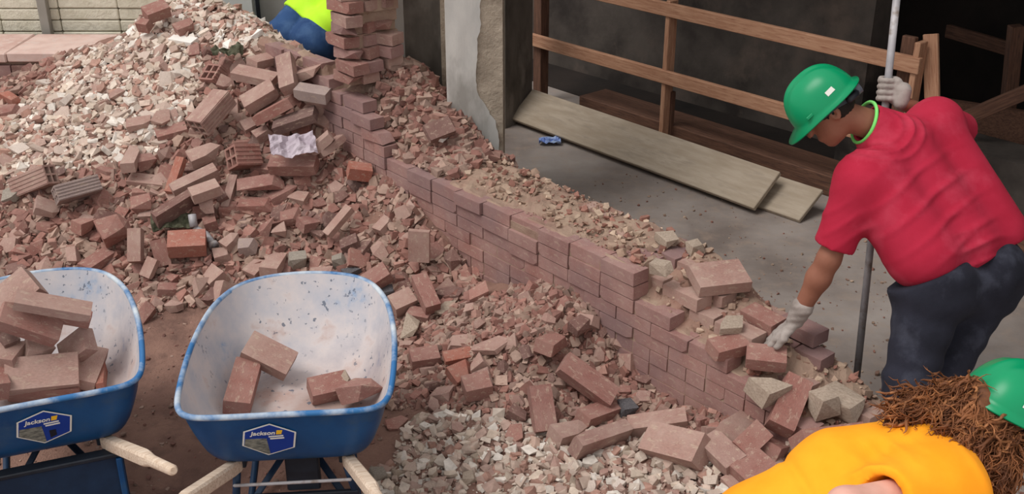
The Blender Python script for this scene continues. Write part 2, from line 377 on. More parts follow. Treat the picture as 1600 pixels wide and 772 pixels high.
_ctl += [(-4.5, 4, 0), (-4.5, 2, 0), (-2, 2, 0), (0, 1.8, 0), (1.6, 1.8, 0), (-4.5, 6.0, .35), (-4.5, 7.4, .4), (-1.16, 7.12, .05), (-1.35, 7.5, .35), (-1.75, 7.85, .6), (-2.3, 7.95, .7), (-2.1, 8.3, .4), (-3.6, 7.7, .4), (-4.4, 8.2, .3), (-3.4, 8.2, .3)]
CT = np.array(_ctl)
_D = np.linalg.norm(CT[:, None, :2]-CT[None, :, :2], axis=-1)
_cf = np.linalg.solve(_D+np.eye(len(CT))*-0.003, CT[:, 2])
def Hraw(x, y):
    x = np.asarray(x, float); y = np.asarray(y, float); out = np.zeros(x.shape).ravel(); xs = x.ravel(); ys = y.ravel()
    for i in range(0, len(xs), 20000):
        d = np.hypot(xs[i:i+20000, None]-CT[:, 0], ys[i:i+20000, None]-CT[:, 1]); out[i:i+20000] = d@_cf
    return np.clip(out, -0.01, 1.35).reshape(x.shape)
def behind(x, y):
    u, p = up_of(x, y); return (p > 0.03) & ((u > -0.66) | (p > 1.3))
def Hf(x, y): return np.where(behind(x, y), -0.06, Hraw(x, y))
gx = np.arange(-4.6, 1.9, 0.03); gy = np.arange(1.6, 8.4, 0.03)
GX, GY = np.meshgrid(gx, gy, indexing='ij'); GZ = Hf(GX, GY)
GN = np.array([noise.noise((x*9, y*9, 0))*0.018+noise.noise((x*28, y*28, 3))*0.008 for x, y in zip(GX.ravel(), GY.ravel())]).reshape(GX.shape)
GZ = GZ+GN*np.clip(GZ*4+0.35, 0, 1)
nx, ny = GX.shape
_i = np.arange(nx*ny).reshape(nx, ny)
_F = np.stack([_i[:-1, :-1], _i[1:, :-1], _i[1:, 1:], _i[:-1, 1:]], -1).reshape(-1, 4)
_keep = GZ.ravel()[_F].max(1) > -0.055
ground = mk('ground_dirt', np.stack([GX, GY, GZ], -1).reshape(-1, 3), _F[_keep], M['dirt'], smooth=True)
tag(ground, 'brown trodden dirt ground rising into the rubble heap', kind='structure')
# ground further out, to every side of the modelled patch
for nm, x0, x1, y0, y1 in (('ground_outer_left', -12, -4.55, -3, 9), ('ground_outer_near', -4.6, 6, -3, 1.65)):
    g = mk(nm, [(x0, y0, -.012), (x1, y0, -.012), (x1, y1, -.012), (x0, y1, -.012)], [(0, 1, 2, 3)], M['dirt']); tag(g, 'brown dirt ground beside the site', kind='structure')
# indoor slab: starts under the wall's middle
a = W(-1.0, .2, 0); b = W(4.6, .2, 0)
slab = mk('floor', [(a.x, a.y, 0), (b.x, b.y, 0), (9, 1.0, 0), (9, 12.5, 0), (-2.5, 12.5, 0), (-2.5, 8.7, 0), (a.x, a.y, -.1), (b.x, b.y, -.1), (9, 1.0, -.1), (9, 12.5, -.1), (-2.5, 12.5, -.1), (-2.5, 8.7, -.1)],
          [(0, 1, 2, 3, 4, 5), (0, 6, 7, 1), (1, 7, 8, 2)], M['concrete'])
tag(slab, 'dusty grey concrete slab inside the building', kind='structure')

# ================================================================== brick templates (convex, 12 to 50 triangles)
def hull_me(name, pts, mat=None):
    bm = bmesh.new()
    for p in pts: bm.verts.new(p)
    r = bmesh.ops.convex_hull(bm, input=bm.verts)
    bmesh.ops.delete(bm, geom=[g for g in r['geom_interior'] if isinstance(g, bmesh.types.BMVert)], context='VERTS')
    bmesh.ops.dissolve_limit(bm, angle_limit=0.02, verts=bm.verts, edges=bm.edges)
    bmesh.ops.recalc_face_normals(bm, faces=bm.faces)
    me = bpy.data.meshes.new(name); bm.to_mesh(me); bm.free()
    if mat: me.materials.append(mat)
    return me
def brick_pts(rng, chip=0.04, big=0.25):
    """unit brick (-.5..+.5) with worn edges and a knocked-off corner or two"""
    P = []
    for sx in (-.5, .5):
        for sy in (-.5, .5):
            for sz in (-.5, .5):
                k = chip*rng.uniform(.5, 1.3)
                c = [k*.55, k, k*1.3]
                if rng.random() < big: c = [rng.uniform(.05, .2), rng.uniform(.08, .3), rng.uniform(.1, .4)]
                P += [(sx-math.copysign(c[0], sx), sy, sz), (sx, sy-math.copysign(c[1], sy), sz), (sx, sy, sz-math.copysign(c[2], sz))]
    return P
def frag_pts(rng):
    """broken brick: one clean end, one ragged end"""
    P = []
    for sy in (-.5, .5):
        for sz in (-.5, .5):
            k = .05
            P += [(-.5+k, sy, sz), (-.5, sy-math.copysign(k, sy), sz), (-.5, sy, sz-math.copysign(k*1.3, sz))]
            e = rng.uniform(-.1, .5); P += [(e, sy*rng.uniform(.7, 1), sz*rng.uniform(.7, 1))]
    for _ in range(3): P.append((rng.uniform(.2, .5), rng.uniform(-.35, .35), rng.uniform(-.35, .35)))
    return P
def chunk_pts(rng, flat):
    P = []
    if flat:
        n = rng.integers(4, 7); a0 = np.sort(rng.uniform(0, 6.28, n)+0)+0; a0 = np.linspace(0, 6.28, n, endpoint=False)+rng.uniform(-.45, .45, n); k = rng.uniform(.35, .55, n)
        for a, r in zip(a0, k):
            P += [(math.cos(a)*r, math.sin(a)*r, .5-rng.uniform(0, .25)), (math.cos(a+.1)*r*rng.uniform(.75, 1.05), math.sin(a+.1)*r*rng.uniform(.75, 1.05), -.5+rng.uniform(0, .25))]
        return P
    for sx in (-.5, .5):
        for sy in (-.5, .5):
            for sz in (-.5, .5):
                if rng.random() < .12: continue
                P.append((sx*rng.uniform(.45, 1), sy*rng.uniform(.45, 1), sz*rng.uniform(.45, 1)))
    P.append((rng.uniform(.3, .55), rng.uniform(-.2, .2), rng.uniform(-.2, .2)))
    return P
_rg = np.random.default_rng(3)
WHOLE = [brick_pts(_rg, .03, .16) for _ in range(7)]
WALLB = [brick_pts(_rg, .022, .05) for _ in range(7)]
FRAG = [frag_pts(_rg) for _ in range(9)]
CHUNK = [chunk_pts(_rg, False) for _ in range(12)]
CHIP = [chunk_pts(_rg, True) for _ in range(12)]
LUMP = [chunk_pts(_rg, False)+[tuple(v/np.linalg.norm(v)*.46*_rg.uniform(.85, 1.1)) for v in _rg.normal(size=(13, 3))] for _ in range(8)]
_mc = {}
def tmpl(kind, i, mat):
    key = (kind, i, mat)
    if key not in _mc:
        lst = {'whole': WHOLE, 'wallb': WALLB, 'frag': FRAG, 'lump': LUMP, 'chunk': CHUNK, 'chip': CHIP}[kind]
        _mc[key] = hull_me(kind+'_piece', lst[i % len(lst)], M[mat])
    return _mc[key]
def piece(name, me, center, xdir, up, dims, parent=None):
    o = bpy.data.objects.new(name, me); link(o, parent)
    m = frame_mat(Vector(center), xdir, up) @ Matrix.Diagonal((*dims, 1))
    o.matrix_local = m; return o

# ================================================================== wall_front
CH = 0.067; BL = 0.21
def wtop(u):   # courses still standing in the outer leaf
    for lim, n in ((-.60, 15), (-.50, 14), (-.38, 13), (-.22, 12), (-.12, 11), (-.02, 10), (1.90, 9), (2.12, 7), (2.36, 6), (2.58, 5), (2.8, 4), (3.05, 3)):
        if u < lim: return n
    return 0
wall = None
def core_top(u, p):
    pts = [(-2.2, .80), (-.95, .80), (-.66, .99), (-.35, .99), (-.10, .82), (.2, .67), (.5, .62), (1.9, .60), (2.1, .50), (2.35, .43), (2.6, .34), (2.8, .26), (3.0, .20), (3.1, .05)]
    zz = np.interp(u, [a for a, _ in pts], [b for _, b in pts])
    return zz
def core_surf(u, p):
    lo_ = np.vectorize(lambda q: min(wtop(q), wtop(q+.13)))(u)*CH; t = np.clip((np.asarray(p)-.08)/.20, 0, 1); return lo_*(1-t)+core_top(u, p)*t
us = np.arange(-2.2, 3.06, 0.03); ps = np.arange(0.002, WT+.001, 0.0348)
V = []; idx = {}
for i, u in enumerate(us):
    for j, p in enumerate(ps):
        z = float(core_surf(u, p))+noise.noise((u*7, p*7, 1))*.03+noise.noise((u*22, p*22, 5))*.016
        if p < .1:
            wt = min(wtop(u), wtop(u+.13))*CH; z = wt-.03 if j == 0 else min(z, wt-.001+max(-.012, .018*noise.noise((u*5, p*9, 8))+.006))
        idx[i, j] = len(V); V.append(W(u, p, max(z, .02)))
nI, nJ = len(us), len(ps)
base = {}
def bs(i, j):
    if (i, j) not in base:
        base[i, j] = len(V); q = V[idx[i, j]]; V.append(Vector((q.x, q.y, -.05)))
    return base[i, j]
Fc = [(idx[i, j], idx[i, j+1], idx[i+1, j+1], idx[i+1, j]) for i in range(nI-1) for j in range(nJ-1)]
Fc = [f[::-1] for f in Fc]
for i in range(nI-1):
    for j in (0, nJ-1):
        f = (idx[i, j], idx[i+1, j], bs(i+1, j), bs(i, j)); Fc.append(f if j else f[::-1])
for j in range(nJ-1):
    for i in (0, nI-1): Fc.append((idx[i, j], idx[i, j+1], bs(i, j+1), bs(i, j)))
wall = mk('wall_front', V, Fc, M['mortar'], smooth=False)
tag(wall, 'low half-demolished red brick wall between heap and concrete floor', kind='structure')
rw = random.Random(11)
wx = Vector((WD[0], WD[1], 0)); wy = Vector((WP[0], WP[1], 0)); Z = Vector((0, 0, 1))
nb = 0
for k in range(15):
    u = -1.25+(0 if k % 2 else -BL/2)
    hdr = (k % 6 == 3)
    while u < 3.05:
        L = (.105 if hdr else BL)
        if rw.random() < .06: L = .105
        mid = u+L/2; n = wtop(mid+.03)
        if k < n:
            top = (k >= n-1)
            j = .5 if not top else 1.0
            out = rw.uniform(-.003, .008) + (rw.choice([0, .012, -.012]) if top and rw.random() < .4 else 0)
            out += .009*(k >= 7)+(.004 if k == 6 else 0)
            o = piece('brick', tmpl('frag' if (top and mid < 0 and rw.random() < .5) else ('wallb' if rw.random() < .7 else 'whole'), rw.randrange(7), 'wallbrick'), W(mid, .046-out, k*CH+.0335), wx+Z*rw.uniform(-.012, .012)*j+wy*rw.uniform(-.02, .02)*j, Z, (L-.006, .094, .062), wall)
            nb += 1
        u += L
# second leaf, showing along the stepped near end and on the ragged far stump
for k, u0, u1, p in ((8, 1.42, 1.9, .16), (7, 1.5, 2.02, .16), (8, 1.2, 1.98, .27), (8, 1.1, 2.0, .375), (7, 1.9, 2.14, .27), (6, 2.0, 2.3, .16), (6, 2.0, 2.42, .27), (6, 1.95, 2.45, .375), (5, 2.2, 2.55, .2), (5, 2.3, 2.62, .32), (4, 2.4, 2.72, .2), (3, 2.5, 2.9, .3)):
    u = u0
    while u+.15 < u1:
        L = BL if rw.random() < .7 else .14
        piece('brick', tmpl('whole', rw.randrange(7), 'wallbrick' if rw.random() < .3 else 'dusty'), W(u+L/2, p+rw.uniform(-.008, .008), k*CH+.037+rw.uniform(-.004, .008)), wx+wy*rw.uniform(-.08, .08), Z+wx*rw.uniform(-.04, .04), (L-.011, .098, .058), wall); u += L
# far stump of brickwork standing taller
for k in range(14, 27):
    z = k*CH+.0335
    for p in (.05, .155, .26):
        u = -1.0+rw.uniform(-.03, .03)+(.1 if k % 2 else 0)-.02*(k-14)*0
        end = -.42+rw.uniform(-.07, .06)+(.05 if p > .2 else 0)+(.03 if k > 20 else 0); u = end-.20
        while u+.09 < end:
            L = .21 if u+.21 < end+.05 else .13
            if rw.random() < .85:
                piece('brick', tmpl(rw.choice(['whole', 'whole', 'frag']), rw.randrange(7), rw.choice(['red', 'red', 'dusty', 'wallbrick'])), W(u+L/2+rw.uniform(-.03, .03), p+rw.uniform(-.02, .02), z+rw.uniform(-.004, .004)), wx+wy*rw.uniform(-.3, .3), Z+wx*rw.uniform(-.08, .08)+wy*rw.uniform(-.08, .08), (L-.01, .1, .060), wall)
            u += L
# mortar still filling the stump's joints
V = []; F = []
for k in range(14, 27):
    z0 = k*CH-.01; z1 = z0+.067+.012; e = -.52+rw.uniform(-.04, .03)
    n0 = len(V)
    for z in (z0, z1):
        for (u, p) in ((-.60, .03), (e+.05, .03), (e+.08, .34), (-.60, .34)): V.append(W(u, p, z))
    F += [(n0, n0+3, n0+2, n0+1), (n0+4, n0+5, n0+6, n0+7)]+[(n0+i, n0+(i+1) % 4, n0+4+(i+1) % 4, n0+4+i) for i in range(4)]
mk('stump_mortar', V, F, M['mortar'], wall)

# ================================================================== plastered partition end, dark pier
def slabbox(name, quad, z0, z1, mat, parent=None):
    V = [(x, y, z0) for x, y in quad]+[(x, y, z1) for x, y in quad]
    return mk(name, V, [(3, 2, 1, 0), (4, 5, 6, 7)]+[(i, (i+1) % 4, 4+(i+1) % 4, 4+i) for i in range(4)], mat, parent)
c0 = (-.367, 5.92); c1 = (-.052, 5.98); c2 = (-.045, 6.55); c3 = (-.34, 6.55)
part = slabbox('wall_partition', [c0, c1, c2, c3], 0, 3.2, M['rough_render'])
tag(part, 'thick partition wall end with peeling grey plaster', kind='structure')
# plaster coat with a ragged edge: the front and part of the side
def strip_plaster(name, A, B, edge, thick, n):
    """A->B bottom line; edge(z) = fraction of AB still covered"""
    A = np.array(A); B = np.array(B); d = B-A; nrm = np.array([d[1], -d[0]]); nrm = nrm/np.linalg.norm(nrm)
    V = []; F = []; zs = np.linspace(0.02, 3.2, 160); m = 14
    for t in (thick, -.002):
        for z in zs:
            e = edge(z)
            for s in np.linspace(0, 1, m):
                q = A+d*s*e+nrm*(t-(.004*noise.noise((s*3, z*3, 2)) if t > 0 else 0)); V.append((q[0], q[1], z))
    nz = len(zs); N = nz*m
    for i in range(nz-1):
        for j in range(m-1):
            a = i*m+j; F.append((a, a+1, a+m+1, a+m)); F.append((N+a, N+a+m, N+a+m+1, N+a+1))
        for j in (0, m-1):
            a = i*m+j; f = (a, a+m, N+a+m, N+a); F.append(f if j else f[::-1])
    for j in range(m-1):
        F.append((j, N+j, N+j+1, j+1)); a = (nz-1)*m+j; F.append((a, a+1, N+a+1, N+a))
    return mk(name, V, F, M['plaster'], part, smooth=False)
def side_edge(z):
    base = np.interp(z, [0, .45, .60, .72, .80, .87, .95, 1.13, 1.41, 2.0, 3.2], [.93, .92, .91, .86, .70, .56, .50, .55, .62, .58, .62])
    return max(.01, base+.05*noise.noise((z*9, 0, 0))+.03*noise.noise((z*27, 2, 0)))
strip_plaster('plaster_coat', c0, c1, side_edge, .014, 0)
q = [Py(622, 100, 6.32), Py(700, 100, 6.32)]
pier = slabbox('wall_pier', [(q[0].x, 6.34), (q[1].x, 6.30), (q[1].x+.02, 6.75), (q[0].x-.05, 6.75)], 0, 3.2, M['dark_concrete'])
tag(pier, 'dark stained concrete pier behind the brick stump', kind='structure')
q0 = Py(616, 100, 6.30)
jamb = slabbox('trim_1', [(q0.x-.03, 6.33), (q[0].x+.045, 6.315), (q[0].x+.045, 6.4), (q0.x-.03, 6.42)], 0, 3.2, M['grey_concrete']); tag(jamb, 'pale grey edge of the dark pier', kind='structure')
tr = slabbox('trim_2', [(q[1].x-.035, 6.27), (q[1].x+.0, 6.27), (q[1].x+.0, 6.36), (q[1].x-.035, 6.36)], 0, 3.2, M['rough_render']); tag(tr, 'rough beige return between pier and plaster', kind='structure')

# ================================================================== inside: sill, guard rail, planks, back walls
RD = Vector((1.29, -1.49, 0)).normalized(); RN = Vector((RD.y*-1, RD.x, 0))      # rail runs parallel to the brick wall; RN points indoors
if RN.y < 0: RN = -RN
R0 = Vector((1.116, 7.58, 0))
def RP(s, q, z): v = R0+RD*s+RN*q; return Vector((v.x, v.y, z))
rail = empty('guard_rail', RP(0, 0, 0))
tag(rail, 'timber guard rail of two long boards nailed to upright posts', 'guard rail')
def s_at(px, py, z): p = Pz(px, py, z); return (p-R0).dot(RD)
beam('top_rail', RP(-1.2, -.04, 1.0), RP(s_at(1455, 98, 1.0), -.04, 1.0), .038, .095, M['lumber'], rail)
beam('mid_rail', RP(s_at(826, 62, .52), -.04, .52), RP(2.1, -.04, .52), .038, .095, M['lumber'], rail)
beam('post', RP(0, 0, .06), RP(0, 0, 1.06), .038, .088, M['lumber'], rail, up=RN)
beam('post', RP(0, .04, .06), RP(0, .04, .40), .075, .038, M['old_lumber'], rail, up=RN)
sE = s_at(1448, 98, 1.0)
beam('post', RP(sE-.02, 0, .0), RP(sE-.02, 0, 1.13), .038, .088, M['lumber'], rail, up=RN)
beam('post', RP(sE-.11, .03, .0), RP(sE-.11, .03, 1.14), .085, .038, M['old_lumber'], rail, up=RN)
beam('brace', RP(sE+.07, .06, .80), RP(sE-.02, .09, 1.16), .025, .09, M['lumber'], rail, up=RD)
sL = s_at(838, 62, .52)
beam('post', RP(sL, .03, .0), RP(sL, .03, 1.9), .09, .09, M['old_lumber'], rail, up=RN)
sill = beam('sill_beam', RP(-.95, .20, .07), RP(3.2, .20, .07), .30, .14, M['old_lumber'], None, bev=.006)
tag(sill, 'long dark timber sill lying behind the weathered planks', 'beam')
# planks leaning on the sill
def plank(name, A, B, wid, thick, lean, label, cat='plank'):
    A = Vector(A); B = Vector(B); d = (B-A).normalized(); n = Vector((-d.y, d.x, 0));
    if n.y < 0: n = -n
    acr = (n*math.cos(lean)+Z*math.sin(lean)).normalized()      # across the board, rising indoors
    bm = bevel_box((B-A).length, wid, thick, .004); o = bm_obj(name, bm, M['plank'])
    m = Matrix((d, acr, d.cross(acr))).transposed().to_4x4(); m.translation = (A+B)/2+acr*wid/2+d.cross(acr)*(thick/2); o.matrix_world = m
    return tag(o, label, cat)
pA = Pz(799, 188, .03); pB = Pz(1180, 330, .03)
plank('wooden_plank', pA, pB, .30, .032, math.radians(38), 'long weathered plank on top, leaning from the partition toward the worker')
pA2 = Pz(960, 250, .0)+RN*.02; pB2 = Pz(1250, 349, .0)
plank('wooden_plank', pA2, pB2, .27, .03, math.radians(31), 'lower weathered plank sticking out past the longer plank')
# back of the room
def wallq(name, A, B, z0, z1, th, mat, label):
    A = Vector(A); B = Vector(B); d = (B-A).normalized(); n = Vector((-d.y, d.x, 0))
    o = slabbox(name, [(A.x, A.y), (B.x, B.y), (B.x+n.x*th, B.y+n.y*th), (A.x+n.x*th, A.y+n.y*th)], z0, z1, mat); return tag(o, label, kind='structure')
wallq('wall_inner_left', RP(-3.4, .80, 0), RP(1.0, .95, 0), 0, 3.3, .25, M['inner_wall'], 'mottled dark grey wall behind the guard rail')
wallq('wall_inner_back', RP(-1.5, 2.6, 0), RP(7.5, 2.6, 0), 0, 3.3, .25, M['room_gloom'], 'dark back wall of the gutted room')
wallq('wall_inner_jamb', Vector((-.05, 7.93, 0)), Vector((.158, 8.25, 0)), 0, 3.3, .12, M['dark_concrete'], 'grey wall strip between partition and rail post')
wallq('wall_inner_side', RP(7.5, 2.6, 0), RP(7.3, -1.2, 0), 0, 3.3, .25, M['room_gloom'], 'dark side wall of the gutted room')
ceil = slabbox('ceiling', [(RP(-1.0, -1.2, 0).x, RP(-1.0, -1.2, 0).y), (RP(7.6, -1.2, 0).x, RP(7.6, -1.2, 0).y), (RP(7.6, 3, 0).x, RP(7.6, 3, 0).y), (RP(-3.6, 3, 0).x, RP(-3.6, 3, 0).y)], 3.3, 3.5, M['room_gloom'])  # unseen overhead; near edge drawn forward to dim the slab and worker
tag(ceil, 'unseen dark slab over the gutted room, reaching out to shade the interior', kind='structure')
inn = slabbox('floor_inner', [tuple(RP(-3.2, .36, 0).xy), tuple(RP(7.2, .36, 0).xy), tuple(RP(7.2, 2.6, 0).xy), tuple(RP(-3.2, 2.6, 0).xy)], -.05, .006, M['room_gloom']); tag(inn, 'near-black sheet on the floor beyond the sill, standing for the gloom', kind='structure')  # thin dark sheet added over the concrete; gloom put into its colour
# lumps and timbers seen in the gloom
o = slabbox('concrete_footing', [tuple(RP(1.05, .6, 0).xy), tuple(RP(2.6, .6, 0).xy), tuple(RP(2.6, .95, 0).xy), tuple(RP(1.05, .95, 0).xy)], 0, .36, M['inner_wall']); tag(o, 'low dark concrete footing behind the guard rail by the green helmet', 'footing')
t = beam('timber_post', Py(1586, 190, 7.2)-Z*.0+Vector((0, 0, -.62)), Py(1588, 40, 7.2), .085, .085, M['old_lumber'], None, up=(0, 1, 0))
p = t.location; tag(t, 'brown upright timber post near the right edge', 'post')
A = Py(1500, 188, 6.6); B = Py(1640, 128, 6.4)
tag(beam('timber_brace', A, B, .04, .09, M['old_lumber']), 'slanting timber brace behind the red shirt at the right edge', 'brace')
A = Py(1480, 48, 8.2); B = Py(1590, 80, 7.6)
tag(beam('timber_joist', A, B, .04, .1, M['old_lumber']), 'faint horizontal timber in the dark room beside the post', 'joist')
pc = Pz(1570, 290, 0)
o = slabbox('rusty_panel', [(pc.x-.45, pc.y+.35), (pc.x+.9, pc.y-.5), (pc.x+.93, pc.y-.46), (pc.x-.42, pc.y+.39)], 0, .5, M['old_lumber']); tag(o, 'dull reddish-brown board panel standing behind the red shirt', 'panel')
tag(beam('floor_board', Pz(1366, 362, .02), Pz(1470, 400, .02), .12, .03, M['dusty']), 'flat pinkish board on the slab under the stooping worker', 'board')
# blue wrapper
bp = Pz(859, 222, .015); bm = bmesh.new(); bmesh.ops.create_grid(bm, x_segments=9, y_segments=7, size=.5)
for v in bm.verts:
    v.co.x *= .16; v.co.y *= .11; v.co.z = .015+.03*noise.noise((v.co.x*25, v.co.y*25, 1))+.02*noise.noise((v.co.x*60, v.co.y*60, 4))
bmesh.ops.solidify(bm, geom=bm.faces[:], thickness=.002)
o = bm_obj('crumpled_wrapper', bm, M['bluefoil']); o.location = (bp.x, bp.y, .018); tag(o, 'small crumpled blue and white wrapper on the concrete slab', 'litter')

# ================================================================== far left: low capped wall, cream block wall, grey panel
lw = slabbox('wall_left', [(-7, 7.72), (-2.0, 7.72), (-2.0, 8.2), (-7, 8.2)], 0, .585, M['mortar']); tag(lw, 'low brick parapet with pink capping behind the heap', kind='structure')
for k in range(6):
    x = -5.2+(.1 if k % 2 else 0)
    while x < -2.2:
        piece('brick', tmpl('whole', rw.randrange(7), rw.choice(['dark', 'wallbrick'])), (x+.1, 7.735-rw.uniform(0, .006)-.02, k*.092+.065), (1, rw.uniform(-.01, .01), 0), Z, (.2, .08, .08), lw); x += .212
x = -5.4
while x < -2.1:
    L = rw.uniform(.7, .95); bm = bevel_box(L-.008, .56, .07, .008); o = bm_obj('capstone', bm, M['capstone'], lw); o.location = (x+L/2, 7.95+rw.uniform(-.006, .006), .625); o.rotation_euler = (rw.uniform(-.01, .01), 0, rw.uniform(-.006, .006)); x += L
cw = slabbox('wall_rear', [(-7, 8.43), (-2.42, 8.43), (-2.42, 8.6), (-7, 8.6)], 0, 2.4, M['mortar']); tag(cw, 'cream split-face block wall at the far left', kind='structure')
for k in range(19):
    x = -5.8-(.0 if k % 2 else .0)
    while x < -2.45:
        L = min(.46, -2.43-x)
        if L > .05:
            bm = bevel_box(L-.006, .08, .084, .008); o = bm_obj('block', bm, M['blocks'], cw) if k == 0 and x < -5.7 else None
            if o is None:
                bm.free(); o = bpy.data.objects.new('block', _blk); link(o, cw); o.scale = ((L-.006)/.454, 1, 1)
            else: _blk = o.data
            o.location = (x+L/2, 8.42+rw.uniform(-.006, .006), .55+k*.09+.045)
        x += .46
pp = Py(70, 25, 8.34)
po = beam('fence_post', (pp.x, 8.34, 0.6), (pp.x, 8.34, 2.4), .07, .06, M['post_metal'], None, up=(0, 1, 0)); tag(po, 'grey upright post in front of the cream block wall', 'post')
x0 = Py(318, 10, 8.45).x; x1 = Py(394, 10, 8.45).x
o = slabbox('wall_rear_panel', [(x0-.2, 8.45), (x1, 8.45), (x1, 8.52), (x0-.2, 8.52)], 0, 2.6, M['panel']); tag(o, 'pale blue-grey panel beyond the heap crest', kind='structure')
x2 = Py(640, 10, 8.6).x
o = slabbox('wall_rear_grey', [(x1-.02, 8.6), (x2, 8.6), (x2, 8.7), (x1-.02, 8.7)], 0, 2.6, M['rear_grey']); tag(o, 'plain grey wall behind the lime-shirted worker', kind='structure')
o = beam('drain_pipe', (x1+.02, 8.55, 0), (x1+.02, 8.55, 2.5), .03, .03, M['black_steel'], None, up=(0, 1, 0)); tag(o, 'thin dark pipe beside the pale grey panel', 'pipe')

# ================================================================== wheelbarrows
def sym(h): return h+[(-x, y) for x, y in reversed(h[1:-1])]
RIM = sym([(0, 0), (.22, 0), (.31, .015), (.352, .07), (.368, .2), (.372, .4), (.36, .58), (.33, .74), (.265, .87), (.16, .94), (0, .965)])
BOT = sym([(0, .12), (.15, .12), (.2, .13), (.225, .16), (.235, .25), (.235, .38), (.225, .48), (.2, .55), (.15, .60), (.08, .62), (0, .625)])
RIMC = catmull(RIM, 4); BOTC = catmull(BOT, 4); NR = len(RIMC)
rimz = lambda y: .64+.05*y
PROF = [(0, 0), (.04, .09), (.10, .22), (.17, .35), (.25, .48), (.34, .61), (.44, .74), (.55, .84), (.67, .92), (.82, .975), (1, 1)]
def tray_rings(ins):
    R = []
    for a, b in PROF:
        xy = RIMC*(1-a)+BOTC*a
        c = np.array([0, .42]); d = xy-c; L = np.linalg.norm(d, axis=1)[:, None]; xy = xy-d/L*ins*(1-b*.3)
        R.append(np.column_stack([xy, rimz(RIMC[:, 1])*(1-b)+.372*b+ins*b*1.2]))
    return R
def wheelbarrow(loc, rz, label, variant):
    root = empty('wheelbarrow', loc, rz); tag(root, label, 'wheelbarrow')
    V = []; F = []; mi = []
    for ins in (0, .004):
        R = tray_rings(ins); n0 = len(V)
        for r in R: V += [tuple(p) for p in r]
        c = R[-1].mean(0); 
        for s in (.6, .25): V += [tuple(c+(p-c)*s) for p in R[-1]]
        nr = len(R)+2; V.append(tuple(c)); cc = len(V)-1
        for i in range(nr-1):
            for j in range(NR):
                k = (j+1) % NR; f = (n0+i*NR+j, n0+i*NR+k, n0+(i+1)*NR+k, n0+(i+1)*NR+j)
                F.append(f if ins else f[::-1]); mi.append(1 if ins else 0)
        for j in range(NR):
            k = (j+1) % NR; f = (n0+(nr-1)*NR+j, n0+(nr-1)*NR+k, cc); F.append(f if ins else f[::-1]); mi.append(1 if ins else 0)
    tray = mk('tray', V, F, [M['bluepaint'], M['tray_inside']], root, smooth=True)
    tray.data.polygons.foreach_set('material_index', np.array(mi, dtype=np.int32))
    tube('rolled_rim', [(x*1.012, .42+(y-.42)*1.012, rimz(y)-.004) for x, y in RIMC], .011, M['tray_worn'], root, 8, True)
    # handles run under the tray to the wheel
    for s in (-1, 1):
        pts = [(s*.10, 1.02, .20), (s*.20, .12, .345), (s*(.30 if variant else .33), -.22, .47), (s*(.36 if variant else .41), -.44, .55)]
        for a, b in zip(pts[:-1], pts[1:]): pass
        A = Vector(pts[0]); B = Vector(pts[2]); d = (B-A).normalized()
        P0, P1 = Vector(pts[1])+Vector((0, .9, -.14)), Vector(pts[2])
        bm = bmesh.new(); sec = []
        path = [(Vector((s*.09, 1.02, .21)), .022, .026), (Vector(pts[1]), .022, .027), (Vector(pts[2]), .023, .027), (Vector(pts[2])*.75+Vector(pts[3])*.25, .019, .021), (Vector(pts[3]), .018, .018), (Vector(pts[3])+(Vector(pts[3])-Vector(pts[2])).normalized()*.012, .011, .011)]
        for i, (p, hw, hh) in enumerate(path):
            t = (path[min(i+1, 5)][0]-path[max(i-1, 0)][0]).normalized(); sx = t.cross(Z).normalized(); sz = sx.cross(t); ring = []
            sq = 5.0 if i < 3 else 2.2
            for k in range(16):
                an = 2*math.pi*(k+.5)/16; c_, s_ = math.cos(an), math.sin(an); rr = (abs(c_)**sq+abs(s_)**sq)**(-1/sq)
                ring.append(bm.verts.new(p+sx*c_*rr*hw+sz*s_*rr*hh))
            sec.append(ring)
        for i in range(len(sec)-1):
            for k in range(16): bm.faces.new((sec[i][k], sec[i][(k+1) % 16], sec[i+1][(k+1) % 16], sec[i+1][k]))
        bm.faces.new(sec[0][::-1]); bm.faces.new(sec[-1]); bmesh.ops.recalc_face_normals(bm, faces=bm.faces)
        bm_obj('handle', bm, M['pale_wood'], root)
        # bracket between tray and handle
        for y in (.16, .5):
            bm = bevel_box(.05, .07, .05, .004); o = bm_obj('tray_bracket', bm, M['black_steel'], root); o.location = (s*(.19-.05*(y > .3)), y, .355 if y < .3 else .325)
        # leg: a bent flat bar from the front of the handle to the ground and back
        tube('leg', [(s*.195, .10, .33), (s*.215, .13, .20), (s*.225, .17, .02), (s*.22, .24, .006), (s*.205, .34, .03), (s*.17, .60, .28)], .014, M['navy_steel'], root, 8)
        beam('leg_brace', (s*.20, .16, .10), (-s*.02, .40, .33), .03, .006, M['navy_steel'], None).parent = root
    if variant:
        beam('cross_rod', (-.21, .08, .29), (.21, .08, .29), .012, .012, M['steel'], None).parent = root
        beam('cross_bar', (-.23, .12, .19), (.23, .12, .19), .02, .05, M['black_steel'], None).parent = root
        bm = bevel_box(.12, .05, .16, .006); o = bm_obj('centre_block', bm, M['black_steel'], root); o.location = (.03, .16, .29)
    else:
        bm = bevel_box(.50, .02, .24, .006); o = bm_obj('leg_panel', bm, M['navy_steel'], root); o.location = (0, .06, .205)
        bm = bevel_box(.52, .05, .018, .004); o = bm_obj('panel_flange', bm, M['black_steel'], root); o.location = (0, .06, .333)
        for s in (-1, 1):
            bm = bevel_box(.022, .03, .23, .004); o = bm_obj('panel_rib', bm, M['bluepaint'], root); o.location = (s*.235, .045, .205)
    # wheel
    pts = [(0, 1.08+.15*math.cos(a), .195+.15*math.sin(a)) for a in np.linspace(0, 2*math.pi, 28, endpoint=False)]
